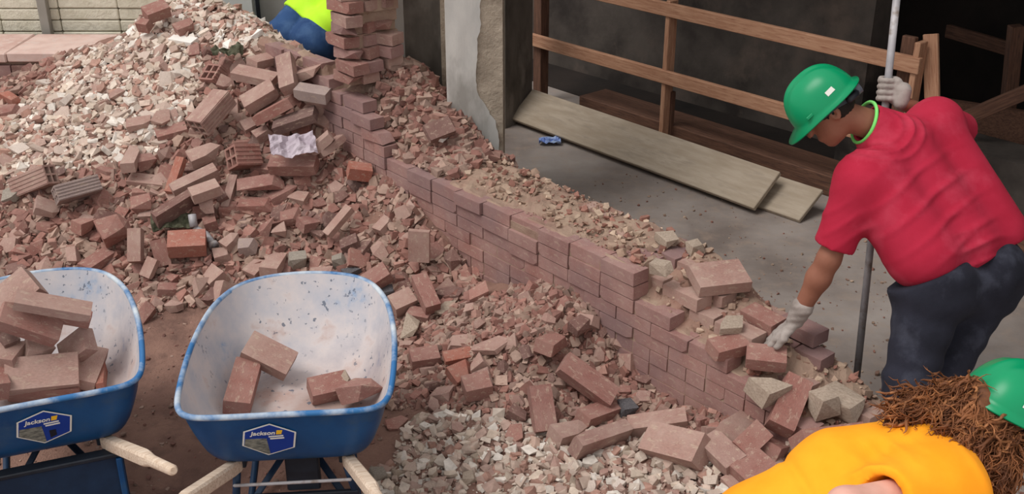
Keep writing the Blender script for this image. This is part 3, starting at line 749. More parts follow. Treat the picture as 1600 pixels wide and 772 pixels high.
    tube('tyre', pts, .044, M['rubber'], root, 10, True)
    V = []; F = []
    for sx in (-.025, .025):
        n0 = len(V); V.append((sx*1.6, 1.08, .195)); V += [(sx, 1.08+.115*math.cos(a), .195+.115*math.sin(a)) for a in np.linspace(0, 2*math.pi, 20, endpoint=False)]
        F += [(n0, n0+1+i, n0+1+(i+1) % 20) for i in range(20)]
    mk('wheel_hub', V, F, M['bluepaint'], root, smooth=True)
    beam('axle', (-.13, 1.08, .195), (.13, 1.08, .195), .018, .018, M['steel'], None).parent = root
    # maker's sticker on the rear face
    nrm = Vector((0, -.963, -.27)).normalized(); dn = Vector((0, .27, -.963)).normalized()
    org = Vector((-.055 if variant else .015, .028, .522))+nrm*.006
    lab = None
    def flat(name, pts, lift, mat, par):
        q = [org+Vector((1, 0, 0))*x-dn*y+nrm*lift for x, y in pts]; b = [p-nrm*.0012 for p in q]; n = len(q)
        return mk(name, q+b, [tuple(range(n)), tuple(range(n, 2*n))[::-1]]+[(i, n+i, n+(i+1) % n, (i+1) % n) for i in range(n)], mat, par)
    hx = lambda k: [(-.095*k, -.028*k), (0-.012*k, -.085*k), (.082*k, -.05*k), (.095*k, .03*k), (.01*k, .08*k), (-.082*k, .045*k)]
    lab = flat('sticker', hx(1), .0, M['label_white'], root); flat('sticker_field', hx(.93), .0012, M['label_blue'], lab)
    flat('sticker_photo', [(-.087, -.026), (-.012, -.077), (-.004, -.074), (-.008, .006), (-.08, .008)], .0022, M['label_grey'], lab)
    flat('sticker_mark', [(.026, .026), (.044, .026), (.05, .046), (.03, .046)], .0022, M['label_yellow'], lab)
    for i, (x0, x1, y) in enumerate(((.0, .05, .012), (.004, .052, .001))): flat('sticker_line', [(x0, y), (x1, y+.002), (x1, y+.008), (x0, y+.006)], .0022, M['label_white'], lab)
    if not variant: flat('sticker_picture', [(.012, -.06), (.034, -.05), (.034, -.022), (.012, -.022)], .0022, M['label_black'], lab)
    fc = bpy.data.curves.new('sticker_word', 'FONT'); fc.body = 'Jackson'; fc.size = .027; fc.shear = .25; fc.extrude = .0004; fc.offset = .0006; fc.align_x = 'CENTER'
    fo = bpy.data.objects.new('tmp_text', fc); COL.objects.link(fo); bpy.context.view_layer.update()
    me = bpy.data.meshes.new_from_object(fo.evaluated_get(bpy.context.evaluated_depsgraph_get())); bpy.data.objects.remove(fo); me.materials.clear(); me.materials.append(M['label_white'])
    o = bpy.data.objects.new('sticker_word', me); link(o, lab)
    X = Vector((1, 0, 0)); m = Matrix((X, -dn, X.cross(-dn))).transposed().to_4x4(); m.translation = org+nrm*.003+X*-.018-dn*.027; o.matrix_local = m
    T = Matrix.Translation(Vector(loc)) @ Matrix.Rotation(rz, 4, 'Z')
    inner = [T@Vector(v) for v in V_tray(tray)]
    return root, BVHTree.FromPolygons(inner, [tuple(p.vertices) for p in tray.data.polygons])
def V_tray(t): return [v.co.copy() for v in t.data.vertices]
nR = Pz(440, 645, .64); nL = Pz(52, 628, .64)
barR, bvR = wheelbarrow((nR.x, nR.y, 0), math.radians(5), 'blue wheelbarrow holding only a few bricks, nearer the middle', True)
barL, bvL = wheelbarrow((nL.x, nL.y, 0), math.radians(21), 'blue wheelbarrow piled with bricks, cut off by the left edge', False)

# ================================================================== bricks placed one by one
bvG = BVHTree.FromPolygons([v.co.copy() for v in ground.data.vertices], [tuple(p.vertices) for p in ground.data.polygons])
def hit(px, py, lift, bv=bvG):
    v = ray(px, py).normalized(); loc, n, i, d = bv.ray_cast(C0, v)
    if loc is None: loc = Pz(px, py, .05)
    return loc-v*(lift/abs(v.z))
def hollow_me(name, mat):
    """extruded clay block: four square cells through, ribbed sides; unit size"""
    bm = bmesh.new(); g = [-.5, -.40, -.05, .05, .40, .5]; holes = {(1, 1), (1, 3), (3, 1), (3, 3)}
    vv = {}
    def v(x, a, b):
        k = (x, a, b)
        if k not in vv: vv[k] = bm.verts.new((x, g[a], g[b]))
        return vv[k]
    for i in range(5):
        for j in range(5):
            if (i, j) in holes:
                c = [(i, j), (i+1, j), (i+1, j+1), (i, j+1)]
                for t in range(4):
                    p, q = c[t], c[(t+1) % 4]; bm.faces.new((v(-.5, *p), v(-.5, *q), v(.5, *q), v(.5, *p)))
                continue
            for x in (-.5, .5):
                f = [v(x, i, j), v(x, i+1, j), v(x, i+1, j+1), v(x, i, j+1)]; bm.faces.new(f if x > 0 else f[::-1])
    for k in range(5):
        for a in (0, 5):
            bm.faces.new((v(-.5, k, a), v(-.5, k+1, a), v(.5, k+1, a), v(.5, k, a))); bm.faces.new((v(-.5, a, k), v(-.5, a, k+1), v(.5, a, k+1), v(.5, a, k)))
    for s in (-1, 1):                                   # ribs
        for k in range(5):
            z = -.4+k*.2
            r = bmesh.ops.create_cube(bm, size=1.0); bmesh.ops.scale(bm, vec=(.99, .05, .09), verts=r['verts']); bmesh.ops.translate(bm, vec=(0, s*.515, z), verts=r['verts'])
    bmesh.ops.recalc_face_normals(bm, faces=bm.faces); me = bpy.data.meshes.new(name); bm.to_mesh(me); bm.free(); me.materials.append(M[mat]); return me
HOL = {m: hollow_me('hollow_block_piece', m) for m in ('red', 'grey', 'dusty')}
HAND = []
def brick(ax, ay, bx, by, w=.095, h=.06, roll=0, kind='whole', mat='red', label=None, la=None, lb=None, bv=bvG, name='brick', group=None, cat='brick', wz=None, dep=None):
    """a brick whose long axis runs between two spots of the heap, resting on it"""
    d = h*.33
    la = d if la is None else la; lb = d if lb is None else lb
    if dep: A = Pd(ax, ay, dep[0]); B = Pd(bx, by, dep[1])
    elif wz is not None: A = Pz(ax, ay, wz+la); B = Pz(bx, by, wz+lb)
    else: A = hit(ax, ay, la, bv); B = hit(bx, by, lb, bv)
    ax_ = B-A; L = min(max(ax_.length*1.08, .05), .27)
    n = Vector((0, -.25, 1)); n = (n-ax_.normalized()*n.dot(ax_.normalized())).normalized()
    n = Matrix.Rotation(math.radians(roll), 3, ax_.normalized()) @ n
    me = HOL[mat] if kind == 'hollow' else tmpl(kind, random.randrange(12), mat)
    o = piece(name, me, (A+B)/2, ax_, n, (L, w, h)); HAND.append((A+B)/2)
    tag(o, label, cat, group)
    return o
def block_at(px, py, lift, axis, up, dims, mat, label):
    """hollow block given by the middle of its open end and the way it runs from there"""
    a = Vector(axis).normalized(); c = hit(px, py, lift)+a*dims[0]/2
    o = piece('hollow_block', HOL[mat], c, a, Vector(up), dims); HAND.append(c); return tag(o, label, 'block')
B_ = brick
# upper heap, along its crest and right shoulder
block_at(328, 112, .03, _r*.42-_u*.50+_f*.75, _u*.9+_r*.15, (.20, .125, .12), 'red', 'upright hollow block showing dark square cells near the heap crest')
B_(308, 200, 352, 150, .13, .105, -12, 'hollow', 'dusty', 'large dusty brick with mortar down its right side below the upright hollow block', la=.07, lb=.07)
block_at(361, 246, .07, _r*.72+_u*.08+_f*.68, _u*.95-_r*.30, (.16, .12, .125), 'red', 'red hollow block with four red cells facing the wheelbarrow')
B_(384, 164, 428, 138, .11, .075, 10, 'whole', 'dusty', 'dusty brick lying aslant under the flat pink brick', la=.05, lb=.06)
B_(366, 112, 432, 126, .11, .05, 0, 'whole', 'dusty', 'flat pink brick across the upper heap', la=.06, lb=.07)
B_(446, 92, 452, 138, .095, .075, 20, 'whole', 'dusty', 'pink brick tipped end-on toward the viewer at the heap shoulder', la=.10, lb=.08)
B_(404, 186, 456, 158, .09, .06, -15, 'whole', 'red', 'clean pink brick above the bricks that fan beside the wall', la=.05, lb=.06)
B_(432, 198, 491, 178, .10, .055, 4, 'whole', 'dark', 'mortar-crusted brick beside the wall, just below the clean pink brick', la=.05, lb=.05)
B_(424, 258, 494, 258, .10, .075, 10, 'whole', 'red', 'pair of joined bricks under the lilac sheet', la=.06, lb=.06)
B_(488, 236, 516, 212, .09, .05, -20, 'whole', 'dusty', 'left of two leaning bricks right of the lilac sheet', la=.07, lb=.08)
B_(500, 242, 533, 216, .09, .04, -30, 'whole', 'dusty', 'right of two leaning bricks right of the lilac sheet', la=.06, lb=.08)
B_(298, 250, 345, 230, .10, .07, 10, 'frag', 'dusty', 'broken brick left of the red hollow block', la=.05, lb=.05)
B_(288, 264, 330, 262, .08, .03, 0, 'whole', 'dark', 'thin dark tile under the broken brick beside the red hollow block')
B_(271, 300, 338, 268, .07, .085, 10, 'whole', 'dusty', 'long brick on edge pointing up at the red hollow block', la=.06, lb=.06)
B_(266, 300, 283, 250, .05, .05, 0, 'whole', 'orange', 'narrow orange brick standing steeply in the heap', la=.04, lb=.06)
B_(300, 306, 340, 292, .09, .06, 0, 'whole', 'dusty', 'brick resting on top of a leaning stub in mid heap', la=.09, lb=.09)
B_(318, 302, 326, 334, .08, .05, 0, 'frag', 'dusty', 'pale brick stub leaning below the resting brick in mid heap', la=.08, lb=.04)
B_(338, 296, 352, 316, .06, .08, 20, 'whole', 'dark', 'dark brick end beside the pale stub in mid heap')
B_(353, 326, 366, 280, .045, .06, 0, 'whole', 'dusty', 'slim upright brick sliver right of the pale stub')
B_(345, 326, 372, 326, .08, .05, 0, 'frag', 'red', 'squat brick end at the foot of the slim sliver')
B_(372, 296, 442, 282, .13, .10, 0, 'chunk', 'red', 'bulky red brick lump in the middle of the heap', name='brick_lump', cat='lump')
B_(424, 312, 464, 292, .09, .05, -10, 'frag', 'red', 'half brick right of the bulky red lump')
B_(376, 320, 428, 320, .10, .05, 0, 'frag', 'red', 'flat half brick below the bulky red lump')
B_(396, 262, 426, 267, .06, .05, 0, 'whole', 'red', 'small brick piece right of the red hollow block')
B_(466, 142, 512, 150, .09, .065, 0, 'whole', 'grey', 'grey-brown brick wedged against the wall top', la=.06, lb=.06)
B_(465, 120, 500, 108, .10, .06, 0, 'frag', 'dusty', 'dusty brick end lying by the wall top', la=.05, lb=.05)
B_(395, 100, 435, 88, .10, .06, 0, 'frag', 'dusty', 'dusty broken brick under the heap crest', la=.05)
B_(400, 215, 425, 200, .08, .06, 0, 'frag', 'dusty', 'small brick chunk left of the mortar-crusted brick')
B_(380, 200, 402, 190, .08, .05, 20, 'frag', 'dusty', 'broken bit right of the large dusty brick')
B_(228, 24, 260, 12, .10, .075, 12, 'whole', 'red', 'single red brick on the skyline at the heap top', dep=(7.02, 7.08))
B_(222, 44, 232, 32, .08, .07, 0, 'frag', 'red', 'brick end under the skyline brick', dep=(6.98, 7.03))
B_(276, 48, 302, 36, .10, .06, 0, 'frag', 'red', 'red broken brick under the heap top')
B_(270, 60, 303, 66, .08, .03, 0, 'whole', 'white', 'white plaster bar near the heap top', name='plaster_bar', cat='plaster')
# left part of the heap
block_at(86, 306, .07, _r*.80+_u*.30+_f*.50, _u*.85-_r*.3, (.24, .13, .09), 'grey', 'grey-topped hollow brick at the left of the heap')
block_at(80, 272, .07, -_r*.88-_u*.28+_f*.35, _u*.9-_r*.3, (.27, .09, .11), 'dusty', 'pale hollow brick with cells facing right at the left edge of the heap')
B_(56, 320, 92, 330, .12, .05, 0, 'frag', 'dusty', 'pale flat brick end in front of the grey-topped brick', la=.05)
B_(0, 312, 36, 296, .13, .05, 0, 'chip', 'stone', 'greenish grey slab at the left edge of the heap', name='stone_slab', cat='stone')
B_(204, 280, 258, 286, .09, .035, 0, 'whole', 'dusty', 'flat tan tile under the steep orange brick')
B_(200, 262, 212, 232, .08, .06, 0, 'frag', 'dusty', 'upright dusty fragment left of the flat tan tile', la=.06)
B_(216, 255, 245, 250, .09, .07, 0, 'frag', 'red', 'rounded brick end beside the upright dusty fragment')
B_(205, 322, 238, 312, .12, .09, 0, 'chunk', 'red', 'splintered red lump left of the long edge-on brick', name='brick_lump', cat='lump')
B_(158, 366, 204, 346, .13, .11, 25, 'frag', 'red', 'big bright red broken brick at lower left of the heap', la=.06, lb=.06)
B_(212, 360, 212, 408, .07, .07, 0, 'whole', 'dusty', 'brick standing toward the viewer beside the big bright red one', la=.09, lb=.05)
B_(120, 356, 148, 346, .08, .07, 0, 'frag', 'red', 'red half brick above the big bright red one on its left', la=.05)
B_(133, 420, 170, 396, .09, .045, 0, 'whole', 'red', 'flat red brick low on the left slope', la=.04)
B_(265, 382, 320, 379, .12, .09, 10, 'whole', 'orange', 'bright orange-red brick under the metal pipe', la=.06, lb=.05)
B_(246, 376, 256, 414, .08, .05, 0, 'whole', 'red', 'red brick sloping down beside the bright orange-red one', la=.06)
B_(228, 432, 240, 405, .07, .03, 0, 'whole', 'dusty', 'thin pale tile standing at the slope foot', la=.03, lb=.06)
B_(240, 346, 308, 304, .05, .10, 10, 'whole', 'dark', 'long dark brick slanting over the green netting', la=.07, lb=.06)
B_(68, 105, 92, 92, .11, .07, 0, 'frag', 'red', 'squared pink brick end by the low parapet')
B_(12, 160, 30, 150, .14, .09, 0, 'frag', 'orange', 'orange brick end at the left edge under the parapet')
B_(0, 178, 30, 172, .12, .06, 0, 'frag', 'red', 'red brick end at the left edge just below the orange one')
B_(236, 195, 268, 175, .12, .03, 10, 'chip', 'dusty', 'thin pink tile lying among the pale chips', la=.04)
B_(246, 212, 290, 200, .10, .04, 0, 'whole', 'red', 'red brick half buried below the thin pink tile')
B_(200, 196, 236, 188, .10, .04, 0, 'frag', 'dusty', 'dusty slab end left of the thin pink tile')
# middle / right of the heap
B_(545, 266, 578, 270, .08, .075, 0, 'whole', 'orange', 'brown-orange brick end near the wall base', la=.06)
B_(598, 278, 616, 272, .07, .07, 20, 'whole', 'red', 'small red brick cube against the wall', la=.06)
B_(556, 255, 588, 250, .09, .06, 0, 'frag', 'dusty', 'dusty half brick above the brown-orange brick end')
B_(655, 362, 655, 406, .11, .035, 0, 'whole', 'dusty', 'pale brick standing flat like a slab near the wall', la=.10, lb=.05)
B_(655, 436, 676, 482, .08, .07, 0, 'whole', 'red', 'red brick pointing at the viewer right of the wheelbarrow', la=.10, lb=.06)
B_(572, 446, 606, 424, .09, .08, 15, 'whole', 'red', 'red brick on edge just behind the wheelbarrow rim', la=.05, lb=.06)
B_(614, 480, 645, 466, .10, .08, 10, 'whole', 'dusty', 'dusty brick beside the wheelbarrow rim', la=.06, lb=.06)
B_(640, 490, 672, 496, .07, .05, 0, 'whole', 'red', 'small red brick right of the dusty rim-side brick', la=.04)
B_(448, 410, 480, 404, .13, .09, 0, 'lump', 'stone', 'pale rounded stone behind the middle wheelbarrow', name='stone', cat='stone')
B_(536, 388, 560, 378, .08, .07, 0, 'whole', 'dark', 'dark brick end left of the curved red tile')
B_(546, 402, 576, 408, .10, .035, 30, 'frag', 'red', 'curved red tile piece in the lower heap', la=.05)
B_(514, 410, 540, 404, .10, .08, 0, 'lump', 'stone', 'grey stone left of two dark stones in the lower heap', name='stone', cat='stone')
B_(534, 430, 560, 418, .09, .06, 0, 'lump', 'slate', 'dark grey stone behind the wheelbarrow rim', name='stone', cat='stone')
B_(590, 460, 616, 452, .09, .06, 0, 'lump', 'slate', 'dark flat stone right behind the wheelbarrow rim', name='stone', cat='stone')
B_(704, 420, 736, 402, .11, .09, 0, 'chunk', 'dusty', 'brick lump lodged against the wall face', name='brick_lump', cat='lump', la=.07)
B_(486, 432, 522, 428, .09, .05, 0, 'frag', 'dusty', 'broken brick just above the wheelbarrow front')
B_(352, 388, 374, 368, .07, .08, 0, 'frag', 'dusty', 'upright half brick left of a greenish block')
B_(375, 388, 402, 384, .09, .07, 0, 'frag', 'grey', 'greenish-grey block in the lower heap')
B_(690, 458, 722, 462, .09, .055, 0, 'frag', 'dark', 'brown brick end near the wall foot')
B_(440, 340, 472, 336, .12, .05, 0, 'frag', 'red', 'smooth red brick face in mid heap')
B_(638, 314, 654, 336, .10, .03, 0, 'chip', 'dusty', 'pale slab leaning on the wall', la=.06)
B_(512, 366, 546, 326, .05, .04, 0, 'whole', 'dusty', 'long narrow splinter of brick in mid heap', la=.05, lb=.06)
B_(420, 362, 448, 356, .12, .07, 0, 'chunk', 'dusty', 'dusty lump above the pale rounded stone', name='brick_lump', cat='lump')
B_(470, 352, 500, 346, .09, .06, 0, 'frag', 'red', 'red brick end casting a dark gap in mid heap', la=.05)
B_(420, 425, 440, 395, .10, .06, 0, 'frag', 'dusty', 'tilted brick left of the pale rounded stone', la=.06)
B_(390, 430, 412, 408, .09, .05, 0, 'frag', 'dusty', 'tilted brick piece further left of the pale rounded stone')
B_(335, 402, 362, 396, .09, .06, 0, 'frag', 'dusty', 'short dusty brick below the metal pipe')
B_(320, 352, 338, 346, .07, .06, 0, 'whole', 'red', 'small brick end beside the metal pipe')
# second, nearer heap against the wall
B_(880, 568, 955, 622, .10, .065, 14, 'whole', 'red', 'whole brick sliding off the near heap beside the wall', la=.07, lb=.05)
B_(842, 606, 852, 672, .095, .06, -6, 'whole', 'red', 'whole brick lying end-on below the near heap', la=.08, lb=.03)
B_(893, 702, 982, 672, .06, .10, 10, 'whole', 'dusty', 'long pink brick on edge at the front of the near heap', la=.07, lb=.06)
B_(868, 682, 920, 668, .09, .06, 0, 'frag', 'dusty', 'half brick behind the long pink brick', la=.05)
B_(726, 608, 764, 600, .10, .07, 0, 'whole', 'red', 'dark red brick end facing out of the near heap', la=.05)
B_(706, 590, 738, 572, .09, .06, 20, 'frag', 'orange', 'bright orange tile shard on the near heap', la=.05)
B_(695, 560, 735, 552, .06, .03, 10, 'whole', 'orange', 'flat orange tile strip above the bright shard', la=.05)
B_(643, 562, 684, 556, .09, .06, 0, 'whole', 'red', 'brick end poking out right of the wheelbarrow', la=.05)
B_(850, 543, 878, 526, .09, .06, 0, 'frag', 'red', 'red half brick high on the near heap', la=.05)
B_(965, 642, 990, 636, .11, .08, 0, 'lump', 'slate', 'dark slate lump at the wall foot', name='stone', cat='stone')
B_(912, 654, 962, 636, .08, .05, 0, 'whole', 'red', 'brick lying behind the long pink brick toward the wall', la=.05)
B_(740, 545, 800, 538, .12, .04, 0, 'chip', 'dusty', 'flat brown slab across the near heap', la=.05)
B_(676, 492, 714, 474, .07, .03, 0, 'chip', 'mortar_chunk', 'pale tongue-shaped slab above the near heap', la=.04)
B_(640, 520, 644, 500, .10, .08, 0, 'lump', 'mortar_chunk', 'pale boulder-like mortar lump beside the wheelbarrow rim', name='mortar_lump', cat='mortar', la=.06)
B_(790, 690, 818, 668, .09, .03, 0, 'chip', 'red', 'thin triangular brick shard in the near pale rubble')
B_(600, 668, 640, 658, .08, .03, 0, 'chip', 'red', 'flat red shard on the dirt beside the wheelbarrow')
B_(745, 600, 770, 588, .1, .05, 0, 'frag', 'dusty', 'dusty half brick left of the end-on whole brick')
B_(890, 516, 915, 500, .09, .07, 0, 'chunk', 'dark', 'dark lump overhanging the gap by the wall', name='brick_lump', cat='lump', la=.06)
B_(576, 745, 602, 740, .075, .075, 0, 'lump', 'stone', 'pale grey angular stone on the dirt beside the wheelbarrow handle', name='stone', cat='stone', la=.03)
# pile at the wall's near end
B_(1218, 668, 1246, 598, .105, .085, 14, 'whole', 'red', 'tall red brick leaning upright against the wall end', dep=(4.26, 4.36))
B_(1246, 690, 1340, 678, .06, .115, 25, 'whole', 'red', 'wide red brick on edge just above the orange shirt', dep=(4.14, 4.22))
B_(1128, 688, 1182, 646, .10, .075, 10, 'frag', 'dusty', 'pale-topped brick propped left of the upright leaning brick', la=.08, lb=.10)
B_(1108, 688, 1150, 728, .10, .06, 10, 'whole', 'dusty', 'brick lying on its side next to the pale rubble', la=.06, lb=.05)
B_(1158, 748, 1198, 720, .12, .05, 0, 'whole', 'red', 'flat red brick left of the orange shirt', la=.05, lb=.05)
B_(1196, 704, 1234, 694, .10, .07, 0, 'frag', 'red', 'chipped red brick under the upright leaning brick', la=.06)
B_(1018, 688, 1098, 708, .13, .10, 25, 'whole', 'dusty', 'big mortar-caked brick chunk at the wall foot', la=.05, lb=.06)
B_(986, 668, 1070, 656, .08, .07, 0, 'whole', 'dusty', 'pink brick flat against the wall foot', la=.05)
B_(1158, 704, 1192, 672, .09, .06, 20, 'whole', 'red', 'dark-sided red brick between the propped and upright bricks', la=.06, lb=.08)
B_(1140, 765, 1170, 745, .10, .05, 0, 'frag', 'dusty', 'dusty brick end at the bottom edge left of the orange shirt')
# loose pieces on top of the wall
B_(1086, 438, 1160, 430, .16, .055, 0, 'whole', 'dusty', 'dusty brick slab loose on the highest step of the wall end', wz=.555, la=.03, lb=.03)
B_(1114, 548, 1160, 536, .09, .058, 0, 'whole', 'red', 'left red brick on the wall step beside the worker glove', wz=.41, la=.02, lb=.02)
B_(1168, 556, 1226, 562, .10, .058, 0, 'whole', 'red', 'red brick under the worker glove', wz=.40, la=.02, lb=.02)
B_(1170, 488, 1215, 512, .09, .058, 0, 'whole', 'red', 'red brick on the inner edge of the wall behind the glove', wz=.46, la=.02, lb=.02)
B_(1175, 612, 1215, 596, .16, .10, 0, 'lump', 'mortar_chunk', 'pale mortar lump left of the upright leaning brick', wz=.34, name='mortar_lump', cat='mortar', la=.03, lb=.03)
B_(1258, 632, 1308, 620, .14, .12, 0, 'lump', 'mortar_chunk', 'round pale mortar lump at the wall end', wz=.31, name='mortar_lump', cat='mortar', la=.03, lb=.03)
B_(1278, 610, 1345, 642, .15, .11, 0, 'lump', 'mortar_chunk', 'long pale mortar lump beside the steel bar', wz=.27, name='mortar_lump', cat='mortar', la=.03, lb=.03)
B_(1122, 516, 1165, 502, .10, .04, 0, 'chip', 'mortar_chunk', 'flat pale mortar flake on the wall step', wz=.47, name='mortar_lump', cat='mortar', la=.02, lb=.02)
B_(1030, 376, 1056, 372, .11, .06, 0, 'lump', 'mortar_chunk', 'tan mortar lump on the inner edge of the wall top', wz=.62, name='mortar_lump', cat='mortar', la=.02, lb=.02)
B_(1068, 388, 1098, 382, .10, .06, 0, 'lump', 'mortar_chunk', 'tan mortar lump next to the highest wall step', wz=.62, name='mortar_lump', cat='mortar', la=.02, lb=.02)
B_(1012, 410, 1050, 420, .10, .06, 0, 'lump', 'mortar_chunk', 'cream mortar lump over the end of the top course', wz=.61, name='mortar_lump', cat='mortar', la=.03, lb=.03)
B_(668, 210, 704, 196, .10, .05, 30, 'whole', 'dark', 'dark brick tipped over on the rubble at the partition foot', wz=.72, la=.05, lb=.08)
B_(678, 216, 700, 206, .08, .05, 0, 'chunk', 'white', 'white plaster lump at the partition foot', wz=.72, name='plaster_lump', cat='plaster', la=.03, lb=.03)
B_(660, 152, 674, 140, .06, .05, 0, 'chunk', 'dusty', 'round pinkish stone against the dark pier', wz=.85, name='stone', cat='stone', la=.02, lb=.02)
# inside the wheelbarrows
B_(388, 540, 452, 572, .11, .065, 12, 'whole', 'dusty', 'tan brick lying across the middle wheelbarrow tray', bv=bvR, la=.06, lb=.06)
B_(388, 572, 370, 636, .10, .065, -10, 'whole', 'red', 'pink brick along the left side of the middle wheelbarrow tray', bv=bvR, la=.05, lb=.06)
B_(486, 612, 540, 600, .09, .065, 10, 'whole', 'red', 'red brick left of the mortared pair in the middle wheelbarrow', bv=bvR, la=.05, lb=.05)
B_(545, 612, 592, 605, .10, .07, -15, 'frag', 'red', 'broken red brick at the right of the middle wheelbarrow', bv=bvR, la=.05, lb=.06)
B_(530, 606, 550, 592, .07, .07, 0, 'lump', 'mortar_chunk', 'mortar lump between two bricks in the middle wheelbarrow', bv=bvR, la=.05, lb=.06, name='mortar_lump', cat='mortar')
LB = lambda *a, **k: brick(*a, bv=bvL, **k)
LB(-20, 500, 52, 440, .12, .08, 25, 'whole', 'dusty', 'brick pointing up at the back of the left wheelbarrow load', la=.14, lb=.16)
LB(25, 468, 140, 488, .07, .045, 8, 'whole', 'dusty', 'split brick showing layered breaks on top of the left load', la=.20, lb=.18)
LB(28, 480, 140, 500, .07, .03, 0, 'whole', 'red', 'lower leaf of the split brick in the left wheelbarrow', la=.15, lb=.14)
LB(2, 492, 88, 520, .095, .07, 20, 'whole', 'red', 'purple-red brick lying in front of the split brick', la=.18, lb=.16)
LB(42, 545, 86, 548, .09, .06, 0, 'frag', 'dusty', 'pale half brick in the middle of the left load', la=.13, lb=.11)
LB(104, 556, 138, 530, .10, .06, 30, 'whole', 'dusty', 'brick leaning on the right side of the left load', la=.09, lb=.13)
LB(14, 590, 120, 580, .13, .09, 30, 'whole', 'dusty', 'mortared brick facing out at the front of the left load', la=.10, lb=.09)
LB(18, 612, 122, 606, .07, .06, 0, 'whole', 'red', 'brick under the mortared brick by the left wheelbarrow rim', la=.04, lb=.03)
LB(130, 600, 150, 550, .09, .05, 20, 'whole', 'dusty', 'thin brick against the tray wall in the left wheelbarrow', la=.05, lb=.05)
LB(157, 606, 160, 575, .03, .05, 0, 'whole', 'orange', 'small orange sliver beside the tray wall in the left wheelbarrow', la=.03, lb=.03)
LB(0, 570, 28, 540, .12, .07, 0, 'frag', 'dusty', 'dusty brick at the left edge of the left load', la=.12, lb=.10)
LB(-25, 600, 8, 596, .12, .08, 0, 'whole', 'red', 'red brick cut by the photo edge in the left wheelbarrow', la=.10, lb=.10)
LB(0, 530, 30, 520, .14, .04, 0, 'frag', 'dark', 'dark brick under the purple-red one', la=.10, lb=.10)  # uses the dark brown brick colour
# odd things in the heap
p0 = hit(300, 335, .07); p1 = hit(303, 355, .05); p2 = hit(322, 365, .03); p3 = hit(335, 385, .03)
ro = empty('metal_pipe', p1); tag(ro, 'bent grey metal pipe fitting lying on the heap', 'pipe')
tube('upright', [p0, p1], [.022, .022], M['steel'], ro, 12, origin=p1); tube('arm', [p1, p2, p3], [.016, .016, .02], M['steel'], ro, 12, origin=p1); tube('collar', [p2.lerp(p3, .8), p3], [.028, .028], M['steel'], ro, 12, origin=p1)
def crumple(name, cx, cy, w, h, mat, label, cat, lift=.05, amp=.04):
    c = hit(cx, cy, lift); bm = bmesh.new(); bmesh.ops.create_grid(bm, x_segments=14, y_segments=12, size=.5)
    for v in bm.verts:
        x, y = v.co.x*w, v.co.y*h; k = 1-.25*abs(noise.noise((x*9, y*9, cx))); v.co = (x*k, y*k, amp*noise.noise((x*14, y*14, cx*.1))+amp*.6*noise.noise((x*34, y*34, cy*.1)))
    bmesh.ops.solidify(bm, geom=bm.faces[:], thickness=.003); o = bm_obj(name, bm, mat, smooth=False); o.location = c; o.rotation_euler = (.45, 0, .3); return tag(o, label, cat)
crumple('plastic_sheet', 458, 226, .26, .17, M['tarp'], 'crumpled lilac-grey sheet draped over bricks near the wall', 'sheet', .13)
crumple('netting', 268, 345, .22, .12, M['moss'], 'dirty green netting under the long dark brick', 'netting', .05)
crumple('root_clump', 355, 78, .20, .10, M['moss'], 'dark green-brown clump behind the upright hollow block', 'clump', .07, .06)

# ================================================================== scattered rubble
def inpoly(px, py, poly):
    px = np.asarray(px); py = np.asarray(py); c = np.zeros(px.shape, bool); n = len(poly)
    for i in range(n):
        x1, y1 = poly[i]; x2, y2 = poly[(i+1) % n]
        c ^= ((y1 > py) != (y2 > py)) & (px < (x2-x1)*(py-y1)/(y2-y1+1e-9)+x1)
    return c
Z_PALE = [(-400, 240), (0, 185), (70, 135), (105, 88), (200, 62), (300, 70), (325, 110), (300, 175), (245, 250), (120, 268), (0, 300), (-400, 330)]
Z_CREST = [(205, 30), (245, -10), (330, -10), (490, 85), (500, 112), (380, 95), (300, 72), (205, 62)]
Z_RED = [(-400, 330), (0, 300), (120, 268), (245, 250), (300, 175), (325, 110), (300, 72), (380, 95), (500, 112), (540, 240), (620, 250), (650, 320), (745, 440), (760, 470), (640, 500), (560, 470), (300, 480), (230, 500), (-400, 500)]
Z_LEFT = [(-400, 240), (-400, 110), (60, 95), (105, 88), (70, 135), (0, 185)]
Z_NEAR = [(600, 480), (640, 500), (760, 470), (830, 440), (940, 470), (990, 545), (1060, 640), (1180, 655), (1180, 690), (900, 668), (690, 640), (600, 640)]
Z_PNEAR = [(640, 660), (690, 640), (900, 668), (1180, 690), (1300, 700), (1300, 800), (560, 800)]
def surface(n, x0=-4.4, x1=1.5, y0=2.2, y1=8.1):
    x = RNG.uniform(x0, x1, n); y = RNG.uniform(y0, y1, n); z = Hf(x, y)+0.0
    ok = ~behind(x, y); x, y, z = x[ok], y[ok], z[ok]
    px, py = proj(np.stack([x, y, z], -1)); return x, y, z, px, py
def normals(x, y):
    e = .03; hx = (Hraw(x+e, y)-Hraw(x-e, y))/(2*e); hy = (Hraw(x, y+e)-Hraw(x, y-e))/(2*e)
    n = np.stack([-hx, -hy, np.ones_like(hx)], -1); return n/np.linalg.norm(n, axis=1)[:, None]
def rots(n, nrm, tilt):
    up = nrm+RNG.normal(size=(n, 3))*tilt; up /= np.linalg.norm(up, axis=1)[:, None]
    a = RNG.normal(size=(n, 3)); xx = a-up*(a*up).sum(1)[:, None]; xx /= np.linalg.norm(xx, axis=1)[:, None]
    return np.stack([xx, np.cross(up, xx), up], -1)
_tv = {}
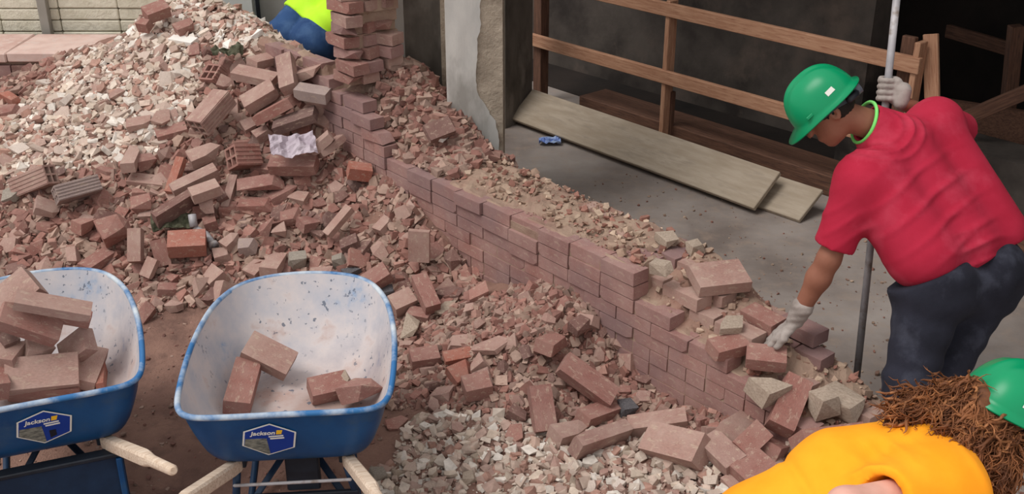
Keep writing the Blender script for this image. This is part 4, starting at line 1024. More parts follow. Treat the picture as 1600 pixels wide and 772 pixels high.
def tv(kind, i):
    if (kind, i) not in _tv:
        me = tmpl(kind, i, 'tint'); bm = bmesh.new(); bm.from_mesh(me); bmesh.ops.triangulate(bm, faces=bm.faces)
        bm.verts.index_update(); _tv[kind, i] = (np.array([v.co[:] for v in bm.verts]), np.array([[v.index for v in f.verts] for f in bm.faces])); bm.free()
    return _tv[kind, i]
def stuff(name, P, R, S, cols, kinds, label):
    """many small pieces joined into one mesh, each with its own shade"""
    VV = []; FF = []; CC = []; off = 0; n = len(P); tid = RNG.integers(0, len(kinds)*8, n)
    for t in range(len(kinds)*8):
        m = np.where(tid == t)[0]
        if not len(m): continue
        tvv, tf = tv(kinds[t//8], t % 8)
        v = np.einsum('mij,mvj->mvi', R[m], tvv[None]*S[m][:, None, :])+P[m][:, None, :]
        VV.append(v.reshape(-1, 3)); FF.append((tf[None]+(off+np.arange(len(m))*len(tvv))[:, None, None]).reshape(-1, 3)); off += len(m)*len(tvv)
        CC.append(np.repeat(cols[m], len(tvv), 0))
    VV = np.concatenate(VV); FF = np.concatenate(FF); CC = np.concatenate(CC)
    me = bpy.data.meshes.new(name); me.vertices.add(len(VV)); me.vertices.foreach_set('co', VV.ravel().astype(f32))
    me.loops.add(FF.size); me.loops.foreach_set('vertex_index', FF.ravel().astype(np.int32)); me.polygons.add(len(FF))
    me.polygons.foreach_set('loop_start', np.arange(0, FF.size, 3, dtype=np.int32)); me.polygons.foreach_set('loop_total', np.full(len(FF), 3, np.int32)); me.polygons.foreach_set('use_smooth', np.zeros(len(FF), dtype=bool))
    me.update(calc_edges=True); me.validate()
    at = me.color_attributes.new('tint', 'FLOAT_COLOR', 'POINT'); at.data.foreach_set('color', np.column_stack([CC, np.ones(len(CC))]).ravel().astype(f32))
    me.materials.append(M['tint']); o = link(bpy.data.objects.new(name, me)); return tag(o, label, 'rubble', kind='stuff')
C_PALE = np.array([srgb(216, 200, 186), srgb(198, 176, 162), srgb(182, 154, 142), srgb(226, 216, 206), srgb(204, 186, 170), srgb(178, 140, 126)])
C_RED = np.array([srgb(150, 108, 98), srgb(166, 128, 116), srgb(142, 104, 95), srgb(148, 122, 111), srgb(178, 150, 136), srgb(154, 112, 101), srgb(170, 143, 130), srgb(160, 134, 120)])
C_TAN = np.array([srgb(172, 146, 128), srgb(190, 166, 146), srgb(158, 126, 111), srgb(156, 112, 99)])
def scatter_stuff(name, zones, n, smin_, smax_, cols, label, flat=.45, tilt=.45, kinds=('chunk', 'chip'), pw=2.0, lift=.25):
    x, y, z, px, py = surface(n); k = np.zeros(len(x), bool)
    for zo in zones: k |= inpoly(px, py, zo)
    x, y, z = x[k], y[k], z[k]; m = len(x); s = smin_+(smax_-smin_)*RNG.random(m)**pw
    S = np.stack([s, s*RNG.uniform(.55, .95, m), s*RNG.uniform(flat*.6, flat*1.5, m)], -1)
    P = np.stack([x, y, z+s*lift*RNG.uniform(-.2, 1.2, m)], -1); c = cols[RNG.integers(0, len(cols), m)]*RNG.uniform(.8, 1.12, m)[:, None]
    return stuff(name, P, rots(m, normals(x, y), tilt), S, c, list(kinds), label)
scatter_stuff('plaster_chips', [Z_PALE, Z_CREST], 90000, .02, .09, C_PALE, 'small pale plaster and mortar chips covering the upper left heap', .35, .35)
scatter_stuff('brick_rubble', [Z_RED, Z_LEFT], 150000, .01, .095, C_RED, 'small reddish brick rubble covering the main heap', .45, .45, pw=2.6)
scatter_stuff('brick_rubble', [Z_NEAR], 320000, .007, .07, C_RED*.94, 'small reddish rubble covering the near heap by the wall', .55, .5, pw=3.4)
scatter_stuff('plaster_chips', [Z_PNEAR], 150000, .008, .075, C_PALE*.88, 'small pale chips spread at the front of the near heap', .45, .4, pw=2.8)
Z_DIRT = [(-60, 470), (300, 460), (640, 480), (680, 800), (-60, 800)]
scatter_stuff('grit', [Z_DIRT], 9000, .006, .03, C_RED*.85, 'loose grit on the dirt around the wheelbarrows', .5, .4)
# crumbs on the wall top and slab
def wall_stuff(name, n, u0, u1, p0, p1, zf, s0, s1, cols, label, pw=2.2):
    u = RNG.uniform(u0, u1, n); p = RNG.uniform(p0, p1, n); q = W0+WD*u[:, None]+WP*p[:, None]; s = s0+(s1-s0)*RNG.random(n)**pw
    z = zf(u, p)+s*.2; S = np.stack([s, s*RNG.uniform(.5, .95, n), s*RNG.uniform(.3, .8, n)], -1)
    stuff(name, np.column_stack([q, z]), rots(n, np.tile([0, 0, 1.0], (n, 1)), .4), S, cols[RNG.integers(0, len(cols), n)]*RNG.uniform(.8, 1.1, n)[:, None], ['chunk', 'chip'], label)
wall_stuff('mortar_crumbs', 2200, -.3, 2.95, .07, .43, core_surf, .006, .055, C_TAN, 'tan mortar crumbs strewn along the wall top', 4)
wall_stuff('brick_rubble', 1500, -.46, .40, .05, .5, lambda u, p: core_surf(u, p)-np.clip(p-.38, 0, 1)*.6, .015, .10, C_RED*.9, 'broken brick bits heaped at the partition foot', 1.6)
wall_stuff('grit', 900, -.2, 3.4, .42, 1.0, lambda u, p: u*0, .006, .04, C_TAN*.75, 'grit fallen on the slab along the wall', 3)
wall_stuff('grit', 500, -.2, 2.6, 1.0, 2.4, lambda u, p: u*0, .006, .025, C_TAN*.8, 'sparse grit on the concrete slab', 3)
# the pieces that can be told apart: things of their own
HP = np.array([tuple(h) for h in HAND])
TONE = {'red': 'red', 'dusty': 'dusty pink', 'dark': 'dark brown', 'pale': 'pale', 'white': 'white', 'mortar_chunk': 'tan'}
SHAPE = {'frag': 'broken', 'chunk': 'blocky', 'chip': 'flat'}
LM_HEAP = [(361, 246, 'the red hollow block'), (115, 295, 'the grey-topped hollow brick'), (458, 226, 'the lilac sheet'), (318, 365, 'the metal pipe'), (463, 408, 'the pale rounded stone'), (345, 130, 'the upright hollow block'), (655, 385, 'the slab-like standing brick'), (180, 355, 'the big bright red brick'), (562, 268, 'the brown-orange brick end'), (100, 420, 'the left wheelbarrow'), (570, 430, 'the middle wheelbarrow'), (530, 345, 'the long narrow splinter'), (405, 288, 'the bulky red lump'), (240, 285, 'the flat tan tile'), (20, 330, 'the greenish grey slab'), (680, 430, 'the wall foot')]
LM_PALE = [(335, 120, 'the upright hollow block'), (286, 63, 'the white plaster bar'), (45, 285, 'the pale hollow brick'), (115, 290, 'the grey-topped hollow brick'), (110, 90, 'the parapet'), (252, 185, 'the thin pink tile'), (310, 180, 'the large dusty brick'), (20, 165, 'the orange brick end'), (160, 130, 'the parapet end'), (205, 235, 'the upright dusty fragment'), (120, 200, 'the middle of the chips')]
LM_CREST = [(450, 70, 'the lime-shirted worker'), (244, 20, 'the skyline brick'), (286, 63, 'the white plaster bar'), (355, 78, 'the dark green clump'), (330, 10, 'the pale grey panel'), (400, 95, 'the flat pink brick')]
LM_LEFT = [(20, 165, 'the orange brick end'), (80, 98, 'the squared pink brick end'), (0, 115, 'the parapet face')]
LM_NEAR = [(722, 580, 'the bright orange shard'), (918, 595, 'the sliding whole brick'), (847, 640, 'the end-on whole brick'), (640, 500, 'the wheelbarrow rim'), (900, 508, 'the overhanging dark lump'), (978, 640, 'the dark slate lump'), (770, 542, 'the flat brown slab'), (820, 455, 'the wall at its top'), (660, 560, 'the poking brick end'), (1028, 662, 'the flat pink brick'), (620, 630, 'the flat red shard'), (745, 604, 'the dark red brick end')]
LM_FRONT = [(938, 690, 'the long pink brick'), (590, 742, 'the grey angular stone'), (1058, 700, 'the mortar-caked chunk'), (804, 680, 'the triangular shard'), (1178, 735, 'the orange shirt'), (700, 740, 'the bare dirt'), (850, 760, 'the bottom edge'), (990, 750, 'the bottom edge')]
def scatter_things(name, zones, n, want, s0, s1, mats, kinds, flat, label, group, cat, tilt=.35, gap=.06, hand_gap=.075, lms=None):
    x, y, z, px, py = surface(n); k = np.zeros(len(x), bool)
    for zo in zones: k |= inpoly(px, py, zo)
    k &= (px > -30) & (py > -20) & (py < 790)
    P = np.stack([x, y, z], -1)[k]; N = normals(x[k], y[k]); got = []; cnt = 0
    for p, nn in zip(P, N):
        if cnt >= want: break
        if np.min(np.linalg.norm(HP-p, axis=1)) < hand_gap: continue
        if got and np.min(np.linalg.norm(np.array(got)-p, axis=1)) < gap: continue
        got.append(p); s = random.uniform(s0, s1); up = nn+RNG.normal(size=3)*tilt; d = RNG.normal(size=3)
        dims = (s, s*random.uniform(.55, .9), s*random.uniform(flat*.7, flat*1.3))
        kd = random.choice(kinds); mt = random.choice(mats); qx, qy = proj(p); lm = min(lms, key=lambda t: (t[0]-qx)**2+(t[1]-qy)**2)[2]
        lb_ = '%s %s %s %s nearest %s' % ('larger' if s > (s0+s1)/2 else 'smaller', SHAPE[kd], TONE[mt], label, lm)
        o = piece(name, tmpl(kd, random.randrange(9), mt), Vector(p)+Vector(nn)*dims[2]*.4, Vector(d)-Vector(up)*(Vector(d).dot(Vector(up))/Vector(up).length_squared), Vector(up), dims); tag(o, lb_, cat, group); cnt += 1
scatter_things('plaster_chip', [Z_PALE], 9000, 190, .07, .14, ['pale', 'pale', 'dusty'], ['chip', 'chip', 'chunk'], .3, 'chip on the upper left heap', 'pale chips on the upper left heap', 'plaster', gap=.085, lms=LM_PALE)
scatter_things('plaster_chip', [Z_CREST], 4000, 45, .06, .12, ['pale', 'white', 'dusty'], ['chip', 'chunk'], .35, 'plaster chip on the heap crest', 'pale chips on the crest', 'plaster', gap=.08, lms=LM_CREST)
scatter_things('brick_fragment', [Z_RED], 9000, 210, .07, .14, ['red', 'dusty', 'dusty', 'red', 'dark'], ['frag', 'frag', 'chunk', 'chip'], .5, 'fragment on the main heap', 'brick fragments on the main heap', 'fragment', gap=.075, lms=LM_HEAP)
scatter_things('brick_fragment', [Z_LEFT], 3000, 14, .08, .14, ['red', 'dusty'], ['frag', 'chunk'], .5, 'fragment below the parapet', 'brick fragments by the parapet', 'fragment', gap=.1, lms=LM_LEFT)
scatter_things('brick_fragment', [Z_NEAR], 16000, 70, .05, .10, ['red', 'dusty', 'dusty', 'dark'], ['frag', 'chunk', 'chip'], .55, 'fragment on the near heap', 'brick fragments on the near heap', 'fragment', gap=.075, lms=LM_NEAR)
scatter_things('plaster_chip', [Z_PNEAR], 16000, 65, .04, .09, ['pale', 'mortar_chunk', 'dusty'], ['chip', 'chunk'], .45, 'chip in the front spread', 'pale chips at the front', 'plaster', gap=.06, lms=LM_FRONT)

# ================================================================== people
def V3(v): return np.array(tuple(v), dtype=float)
def head_frame(up, fwd):
    U = Vector(up).normalized(); Fw = Vector(fwd); Fw = (Fw-U*Fw.dot(U)).normalized(); Rt = Fw.cross(U); return Rt, Fw, U
def head_sdf(c, fr):
    Rt, Fw, U = fr; R = np.array([Rt, Fw, U]).T; c = V3(c)
    L = lambda x, y, z: c+R@np.array([x, y, z])
    fs = [ell(L(0, -.015, .02), (.076, .098, .098), R), ell(L(0, .028, -.052), (.056, .064, .068), R), rcone(L(0, .045, -.09), .035, L(0, .066, -.105), .022)]
    base = usmooth(fs, .04)
    add = usmooth([rcone(L(0, .088, .012), .010, L(0, .112, -.028), .014), ell(L(0, .08, .028), (.05, .018, .012), R), ell(L(0, .088, -.064), (.024, .014, .008), R), ell(L(0, .086, -.074), (.02, .014, .007), R)], .012)
    ears = [ell(L(s*.079, -.008, -.012), (.011, .022, .034), R) for s in (-1, 1)]
    dents = [ell(L(s*.083, -.002, -.010), (.008, .011, .018), R) for s in (-1, 1)]+[ell(L(s*.032, .100, .008), (.017, .014, .011), R) for s in (-1, 1)]
    def f(P):
        d = smin(base(P), add(P), .014)
        for e in ears: d = smin(d, e(P), .01)
        for e in dents: d = np.maximum(d, -e(P)-.0)
        return d
    return f, L, R
def hard_hat(parent, L, R, tilt=0.0, peak=.045):
    """ridged shell, brim with a front peak, suspension band and rear knob; head axes x right, y forward, z up"""
    O = V3(parent.location); n, m = 56, 16; V = []; F = []
    base_z = .028
    rx, ry, rz = .118, .142, .142
    def pt(a, t, off):     # a around, t 0 (rim) .. 1 (crown)
        e = t*math.pi/2; ca, sa = math.cos(a), math.sin(a); sq = 2.35; k = (abs(ca)**sq+abs(sa)**sq)**(-1/sq)
        x = rx*ca*k*math.cos(e)**.82; y = ry*sa*k*math.cos(e)**.82; z = base_z+rz*math.sin(e)
        rid = math.exp(-(x/.018)**2)*.010*min(1, max(0, (t-.12)*3)); rid += (math.exp(-((abs(x)-.047)/.010)**2)*.004)*min(1, max(0, (t-.25)*3))
        return x*(1-off), y*(1-off)-.008, z+rid-off*.06
    for off in (0, .03):
        for j in range(m+1):
            for i in range(n):
                a = 2*math.pi*i/n; V.append(pt(a, min(j/m, .999), off))
    ring = (m+1)*n
    for j in range(m):
        for i in range(n):
            k = (i+1) % n; F.append((j*n+i, j*n+k, (j+1)*n+k, (j+1)*n+i)); F.append((ring+j*n+i, ring+(j+1)*n+i, ring+(j+1)*n+k, ring+j*n+k))
    V.append((0, -.008, base_z+rz+.010)); F += [(m*n+i, m*n+(i+1) % n, len(V)-1) for i in range(n)]
    V.append((0, -.008, base_z+rz-.002)); F += [(ring+m*n+(i+1) % n, ring+m*n+i, len(V)-1) for i in range(n)]
    b0 = len(V)
    for i in range(n):
        a = 2*math.pi*i/n; x, y, z = pt(a, 0, 0); s = math.sin(a); ext = .012+(peak*max(0, s)**3 if s > 0 else .006*(-s)); r = math.hypot(x, y+.008)
        V.append((x*(1+ext/r), (y+.008)*(1+ext/r)-.008, z-.010-.35*(ext-.012))); 
    for i in range(n):
        x, y, z = V[b0+i]; V.append((x*.99, y*.99, z-.005))
    for i in range(n):
        k = (i+1) % n; F.append((b0+i, b0+k, k, i)); F.append((b0+n+i, b0+n+k, b0+k, b0+i)); F.append((ring+i, ring+k, b0+n+k, b0+n+i))
    T = lambda v: tuple(V3(L(0, 0, 0))+R@np.array(v)-O)
    hat = mk('hard_hat', [T(v) for v in V], F, M['helmet'], parent, smooth=True)
    # suspension band inside, dropping at the back, and its knob
    V2 = []; F2 = []
    for i in range(40):
        a = 2*math.pi*i/40; s = math.sin(a); dz = -.045*max(0, -s)**1.5
        for z in (base_z+.012+dz*.4, base_z-.028+dz): V2.append((.092*math.cos(a), .112*s-.012, z))
    for i in range(40):
        k = (i+1) % 40; F2.append((2*i, 2*i+1, 2*k+1, 2*k))
    mk('suspension_band', [T(v) for v in V2], F2, M['helmet_in'], hat, smooth=True)
    pts = [(0, -.118, base_z-.045), (0, -.150, base_z-.050)]
    v, f = tube_vf(pts, [.026, .021], 14); mk('ratchet_knob', [T(q) for q in v], f, M['grey_plastic'], hat, smooth=True)
    pts = [(-.085, -.075, base_z-.035), (-.05, -.112, base_z-.05), (0, -.126, base_z-.052), (.05, -.112, base_z-.05), (.085, -.075, base_z-.035)]
    v, f = tube_vf(pts, .014, 8); mk('nape_strap', [T(q) for q in v], f, M['helmet_in'], hat, smooth=True)
    for s in (-1, 1):      # accessory slots and small white decal
        for yy, w in ((.06, .03),):
            x, y, z = pt(math.atan2(yy, s*.1), .10, -.02); bm = bevel_box(.008, w, .012, .002)
            me = bpy.data.meshes.new('slot'); bm.transform(Matrix.Translation((x, y, z))); bm.to_mesh(me); bm.free(); me.materials.append(M['helmet'])
            for vv in me.vertices: vv.co = T(vv.co)
            link(bpy.data.objects.new('accessory_slot', me), hat)
        q = []
        for (yy, t) in ((-.050, .15), (-.018, .15), (-.018, .24), (-.050, .24)): q.append(pt(math.atan2(yy, s*.115), t, -.014))
        mk('decal', [T(v) for v in q], [(0, 1, 2, 3) if s > 0 else (3, 2, 1, 0)], M['label_white'], hat)
    return hat
def hand_fs(wr, palm_dir, finger_dir, side, r=1.0, curl=0.15, up=None, scale=1.0):
    """palm and five fingers; palm_dir = out of the palm, side = towards the thumb"""
    wr = Vector(wr); fd = Vector(finger_dir).normalized(); pd = Vector(palm_dir).normalized(); sd = Vector(side); sd = (sd-fd*sd.dot(fd)).normalized()
    k = scale; fs = []; pts = [wr]
    kn = wr+fd*.085*k
    for i, o in enumerate((.030, .010, -.010, -.029)):
        fs.append(rcone(wr+fd*.012*k+sd*o*.6*k, .017*k*r, kn+sd*o*k, .0135*k*r))
    for i, (o, ln) in enumerate(((.031, .070), (.010, .078), (-.011, .072), (-.031, .057))):
        spread = (1.5-i)*.10; p = kn+sd*o*k; d = (fd+sd*spread*.6).normalized(); a = curl
        for j, seg in enumerate((.45, .32, .25)):
            dd = (d*math.cos(a)+pd*math.sin(a)).normalized(); q = p+dd*ln*seg*k; fs.append(rcone(p, (.0105-.0012*j)*k*r, q, (.0095-.0012*j)*k*r)); p = q; a += curl*1.5
        pts.append(p)
    t0 = wr+fd*.025*k+sd*.025*k; t1 = t0+(fd*.55+sd*.75+pd*.2).normalized()*.045*k; t2 = t1+(fd*.9+sd*.25+pd*.25).normalized()*.04*k
    fs += [rcone(t0, .015*k*r, t1, .012*k*r), rcone(t1, .012*k*r, t2, .0095*k*r)]; pts += [t1, t2, kn]
    return fs, pts

# ------------------------------------------------------------------ worker in red
DM = 4.28
pel = Pd(1500, 432, DM); root = empty('person', (pel.x, pel.y, 0)); tag(root, 'worker in crimson t-shirt and green hard hat stooping over the wall with a bar', 'person')
LS = Pd(1345, 282, 4.18); RS = Pd(1463, 190, 4.42); NB = Pd(1392, 205, 4.30); HC = Pd(1292, 172, 4.24)
LE = Pd(1295, 405, 4.28); LWr = Pd(1243, 500, 4.42); RE = Pd(1506, 205, 4.62); RWr = Pd(1408, 160, 4.50)
LH = Pd(1455, 448, 4.22); RH = Pd(1535, 438, 4.38); LK = Pd(1420, 602, 4.22); RK = Pd(1462, 600, 4.36)
LA = Vector((LK.x+.10, LK.y+.05, .09)); RA = Vector((RK.x+.16, RK.y+.10, .09))
LW_ = Pd(1440, 395, 4.18); RW_ = Pd(1545, 365, 4.36); MID = Pd(1440, 300, 4.27)
# head: tipped forward, looking down to the left
up_h = -_r*.70+_u*.68-_f*.12; fw_h = -_r*.66-_u*.70+_f*.22
fr = head_frame(up_h, fw_h); hs, L, R = head_sdf(HC, fr)
body = [rcone(NB, .062, Vector(L(0, -.03, -.06)), .056), rcone(LS, .052, LE, .043), rcone(LE, .044, LE.lerp(LWr, .3), .046), rcone(LE.lerp(LWr, .3), .046, LWr, .030), rcone(RS, .052, RE, .043), rcone(RE, .044, RWr, .030),
        rcone(LS, .06, RS, .06), rcone(LW_, .10, MID, .11), rcone(RW_, .10, MID, .11), rcone(MID, .11, NB, .07), rcone(LH, .09, LK, .06), rcone(LK, .06, LA, .04), rcone(RH, .09, RK, .06), rcone(RK, .06, RA, .04), rcone(LH, .1, RH, .1), rcone(pel, .12, MID, .1)]
bf = usmooth(body, .03)
def body_f(P): return smin(bf(P), hs(P), .02)
sdf_obj('body', body_f, [LS, RS, HC, LE, LWr, RE, RWr, LA, RA, RW_], .16, .0085, M['skin'], root)
# shirt: back broad, folds pulling from the armpit towards the waist
torso = [rcone(LW_, .150, LS.lerp(MID, .25), .130), rcone(RW_, .150, RS.lerp(MID, .2), .125), rcone(Pd(1492, 380, 4.28), .165, NB.lerp(MID, .35), .125), rcone(LS, .095, RS, .095)]
slL = ccone(LS, .098, LS.lerp(LE, .86), .080); slR = ccone(RS, .090, RS.lerp(RE, .90), .078)
tf = usmooth(torso, .07)
hemN = V3((LW_-LS).normalized()*.5+(RW_-RS).normalized()*.5-Vector((0, 0, .25))); hemN /= np.linalg.norm(hemN); hemP = V3(Pd(1500, 418, 4.28))
cc_ = NB.lerp(HC, .42); collar = ccone(NB.lerp(MID, .2), .115, cc_, .079)
armcut = usmooth([rcone(LS.lerp(LE, .4), .05, LE, .058), ], .01); armcutR = rcone(RS.lerp(RE, .4), .05, RE, .058)
fd1 = V3(_r*.55+_u*.75+_f*.2); fd2 = V3(_r*.9-_u*.35)
c_fold = V3(Pd(1375, 190, 4.18)); c_arm = V3(LS)
def shirt_f(P):
    d = tf(P); d = smin(d, slL(P), .05); d = smin(d, slR(P), .05); d = smin(d, collar(P), .04)
    Q = P-c_fold; r = np.linalg.norm(Q, axis=1)
    rd = lambda x, e=3: (.5+.5*np.sin(x))**e
    qx = Q@V3(_r); qy = Q@V3(_u); sec = np.clip(.5+(qx*.7-qy*.75)/.10, 0, 1)
    rings = -rd(r*150+.8*np.sin(qx*20), 3)*.011*np.exp(-((r-.135)/.055)**2)*sec
    ux = P@V3(_u*.84-_r*.54); al = P@V3(_r*.84+_u*.54)                     # pulls running from the waist up to the far shoulder
    m1 = np.exp(-(np.linalg.norm(P-V3(Pd(1455, 320, 4.15)), axis=1)/.20)**2)
    diag = -rd(ux*62+1.1*np.sin(al*8+1), 6)*.012*m1
    m2 = np.exp(-(np.linalg.norm(P-V3(Pd(1530, 385, 4.15)), axis=1)/.13)**2)
    w = -rd(P@V3(_u*85-_r*14)+1.4*np.sin(P@V3(_r*16)), 4)*.011*m2
    sl = -rd(P@V3(_u*80-_r*40)+np.sin(P@V3(_r*22)), 4)*.009*np.exp(-((np.linalg.norm(P-V3(LS.lerp(LE, .5)), axis=1))/.11)**2)
    d = d+w+rings+diag+sl+.006
    d = np.maximum(d, (P-hemP)@hemN-.006*np.sin(P@V3(_r*26)))
    d = np.maximum(d, -armcut(P)); d = np.maximum(d, -armcutR(P))
    nk = rcone(NB, .066, Vector(L(0, -.03, -.06)), .07); d = np.maximum(d, -nk(P))
    Q2 = P-V3(cc_); na = V3((HC-NB).normalized()); h_ = Q2@na; rr = np.linalg.norm(Q2-h_[:, None]*na, axis=1); return np.maximum(d, -np.maximum(rr-.15, -h_))
sdf_obj('shirt', shirt_f, [LS, RS, LE, RE, LW_, RW_, NB, hemP], .18, .0075, M['redshirt'], root, 1)
# jeans
jl = [rcone(LH.lerp(LW_, .3), .150, LH, .138), rcone(RH.lerp(RW_, .3), .150, RH, .140), rcone(LH, .132, LK, .092), rcone(LK, .092, LA, .07), rcone(RH, .132, RK, .092), rcone(RK, .092, RA, .07), rcone(LH, .145, RH, .15), ell(Pd(1548, 420, 4.28), (.12, .13, .12))]
jf = usmooth(jl, .05)
wN = -hemN; wP = hemP-hemN*.05
def jeans_f(P):
    d = jf(P)+np.sin(P@V3(_u*55+_r*20)+2*np.sin(P@V3(_r*13)))*.003+.004*np.sin(P@V3(_u*90+_r*8))*np.exp(-(np.linalg.norm(P-V3(LK), axis=1)/.14)**2)
    d = np.maximum(d, (P-wP)@wN-.0)
    return np.maximum(d, .045-P[:, 2])
sdf_obj('jeans', jeans_f, [LH, RH, LK, RK, LA, RA, LW_, RW_], .2, .011, M['denim_dark'], root, 1)
for a_ in (LA, RA):
    fdn = Vector((-.9, -.35, 0)).normalized()
    sf = usmooth([rcone(a_+Vector((0, 0, -.01)), .055, a_+Vector((0, 0, -.04))-fdn*.02, .05), rcone(a_+Vector((0, 0, -.045)), .045, a_+Vector((0, 0, -.055))+fdn*.15, .04)], .03)
    sdf_obj('boot', lambda P, sf=sf: np.maximum(sf(P), .002-P[:, 2]), [a_, a_+fdn*.18], .08, .01, M['shoe'], root)
# short black hair under the hat
hk = ell(L(0, -.022, .018), (.083, .100, .104), R); hR = R
def hair_f(P):
    q = (P-V3(HC))@R; d = hk(P)+.0015*np.sin(P@V3(_r*300+_u*170)); cut = q[:, 1]*.62-q[:, 2]*.78-.035
    cut = np.where(q[:, 1] > .045, np.maximum(cut, .06-q[:, 2]), cut); return np.maximum(d, np.maximum(-.085-q[:, 2]-q[:, 1]*.35, cut))
sdf_obj('hair', hair_f, [HC], .15, .006, M['black_hair'], root, 1)
hard_hat(root, L, R)
# neon cord at the collar
NN = V3((HC-NB).normalized()); a1 = Vector(NN).orthogonal().normalized(); a2 = Vector(NN).cross(a1)
nc = NB.lerp(HC, .42); tube('neck_cord', [nc+(a1*math.cos(t)+a2*math.sin(t))*.083 for t in np.linspace(0, 2*math.pi, 36, endpoint=False)], .007, M['neon'], root, 8, True, origin=root.location)
# gloves
fdL = (Pd(1188, 543, 4.50)-LWr).normalized(); fsL, pL = hand_fs(LWr.lerp(LE, -.05), -Z+Vector((0, 0, 0)), fdL, Vector((-.2, -.9, .1)), 1.25, .10, scale=1.08)
fsL.append(rcone(LWr.lerp(LE, .22), .044, LWr, .036)); gl = usmooth(fsL, .007)
sdf_obj('glove', lambda P: gl(P)+.0012*np.sin(P@V3(_u*230)), pL+[LWr.lerp(LE, .25)], .06, .0042, M['glove'], root, 1)
# steel bar
bt = Pd(1401, -30, 4.44); hp = Pd(1386, 140, 4.52); bb = Pz(1332, 652, .015)
bd = (bb-hp).normalized(); topb = hp-bd*.75
br = empty('digging_bar', bb); tag(br, 'long grey steel digging bar in the grip of the red-shirted worker', 'bar')
tube('shaft', [topb, hp, bb-bd*.10], [.0155, .0155, .0155], M['steel'], br, 14, origin=bb); tube('tip', [bb-bd*.10, bb-bd*.06, bb], [.0155, .019, .006], M['steel'], br, 14, origin=bb)
# right hand closed round the bar
side = (RWr-hp); side = (side-bd*side.dot(bd)).normalized(); oth = bd.cross(side); fsR = []
pc = hp+side*.034
fsR.append(rcone(RWr, .032, pc+side*.03, .034)); fsR.append(rcone(pc-bd*.028, .026, pc+bd*.034, .026))
sg = 1 if oth.dot(_f) < 0 else -1
for i in range(4):
    c = hp+bd*(-.036+.0245*i); pr = None
    for a in np.linspace(math.radians(10), math.radians(255), 7):
        q = c+(side*math.cos(a)+oth*sg*math.sin(a))*.030
        if pr is not None: fsR.append(rcone(pr, .0118, q, .0112))
        pr = q
pr = None
for a in np.linspace(math.radians(-20), math.radians(-170), 5):
    q = hp-bd*.045+(side*math.cos(a)+oth*sg*math.sin(a))*.031
    if pr is not None: fsR.append(rcone(pr, .012, q, .011))
    pr = q
gr = usmooth(fsR, .004)
sdf_obj('glove', gr, [RWr, hp], .09, .0042, M['glove'], root, 1)

# ------------------------------------------------------------------ person in orange, bent double in front of the wall end
DO = 3.05
po_ = Pd(1190, 800, 3.10); ro2 = empty('person', (po_.x, po_.y+.15, 0)); tag(ro2, 'person in bright orange t-shirt with curly auburn hair and green hard hat, bent double', 'person')
oLS = Pd(1440, 700, 3.20); oRS = Pd(1464, 768, 2.92); oNB = Pd(1492, 704, 3.06); oHC = Pd(1572, 656, 3.08)
oHL = Pd(1150, 850, 3.20); oHR = Pd(1140, 890, 2.98); oMD = Pd(1330, 762, 3.08)
oRE = Pd(1322, 792, 2.74); oRW = Pd(1400, 930, 2.80); oLE = Pd(1500, 850, 3.30); oLWr = Pd(1520, 960, 3.30)
oLK = Vector((oHL.x+.12, oHL.y, .48)); oRK = Vector((oHR.x+.12, oHR.y, .48)); oLA = Vector((oHL.x-.02, oHL.y, .08)); oRA = Vector((oHR.x-.02, oHR.y, .08))
up2 = _r*.42+_u*.80-_f*.15; fw2 = _r*.80-_u*.55+_f*.25
fr2 = head_frame(up2, fw2); hs2, L2, R2 = head_sdf(oHC, fr2)
b2 = usmooth([rcone(oNB, .055, Vector(L2(0, -.03, -.06)), .05), rcone(oLS, .048, oLE, .04), rcone(oLE, .04, oLWr, .028), rcone(oRS, .055, oRE, .048), rcone(oRE, .046, oRW, .03), rcone(oLS, .07, oRS, .07), rcone(oMD, .10, oNB, .06), rcone(oHL, .10, oMD, .1), rcone(oHR, .10, oMD, .1), rcone(oHL, .09, oLK, .065), rcone(oLK, .06, oLA, .04), rcone(oHR, .09, oRK, .065), rcone(oRK, .06, oRA, .04)], .03)
hf1, hp1 = hand_fs(oRW, Vector((0, 1, 0)), Vector((.3, .1, -1)), Vector((1, .2, 0)), 1.0, .2); hf2, hp2 = hand_fs(oLWr, Vector((0, -1, 0)), Vector((.2, 0, -1)), Vector((1, -.2, 0)), 1.0, .2)
hh = usmooth(hf1+hf2, .006)
sdf_obj('body', lambda P: smin(smin(b2(P), hs2(P), .02), hh(P), .01), [oLS, oRS, oHC, oRE, oLE, oLA, oRA]+hp1+hp2, .15, .0095, M['skin_fair'], ro2)
ot = usmooth([rcone(Pd(1190, 835, 3.08), .15, oMD, .16), rcone(oHL, .135, oLS, .115), rcone(oHR, .135, oRS, .120), rcone(oMD+Z*.0, .160, oNB-(oNB-oMD).normalized()*.05, .110), rcone(oLS, .10, oRS, .10)], .08)
oslR = ccone(oRS, .105, oRS.lerp(oRE, .62), .094); oslL = ccone(oLS, .09, oLS.lerp(oLE, .6), .08)
ocut = rcone(oRS.lerp(oRE, .35), .06, oRE, .068); onk = rcone(oNB, .062, Vector(L2(0, -.03, -.06)), .062)
sx = V3(Pd(1385, 735, 2.95))
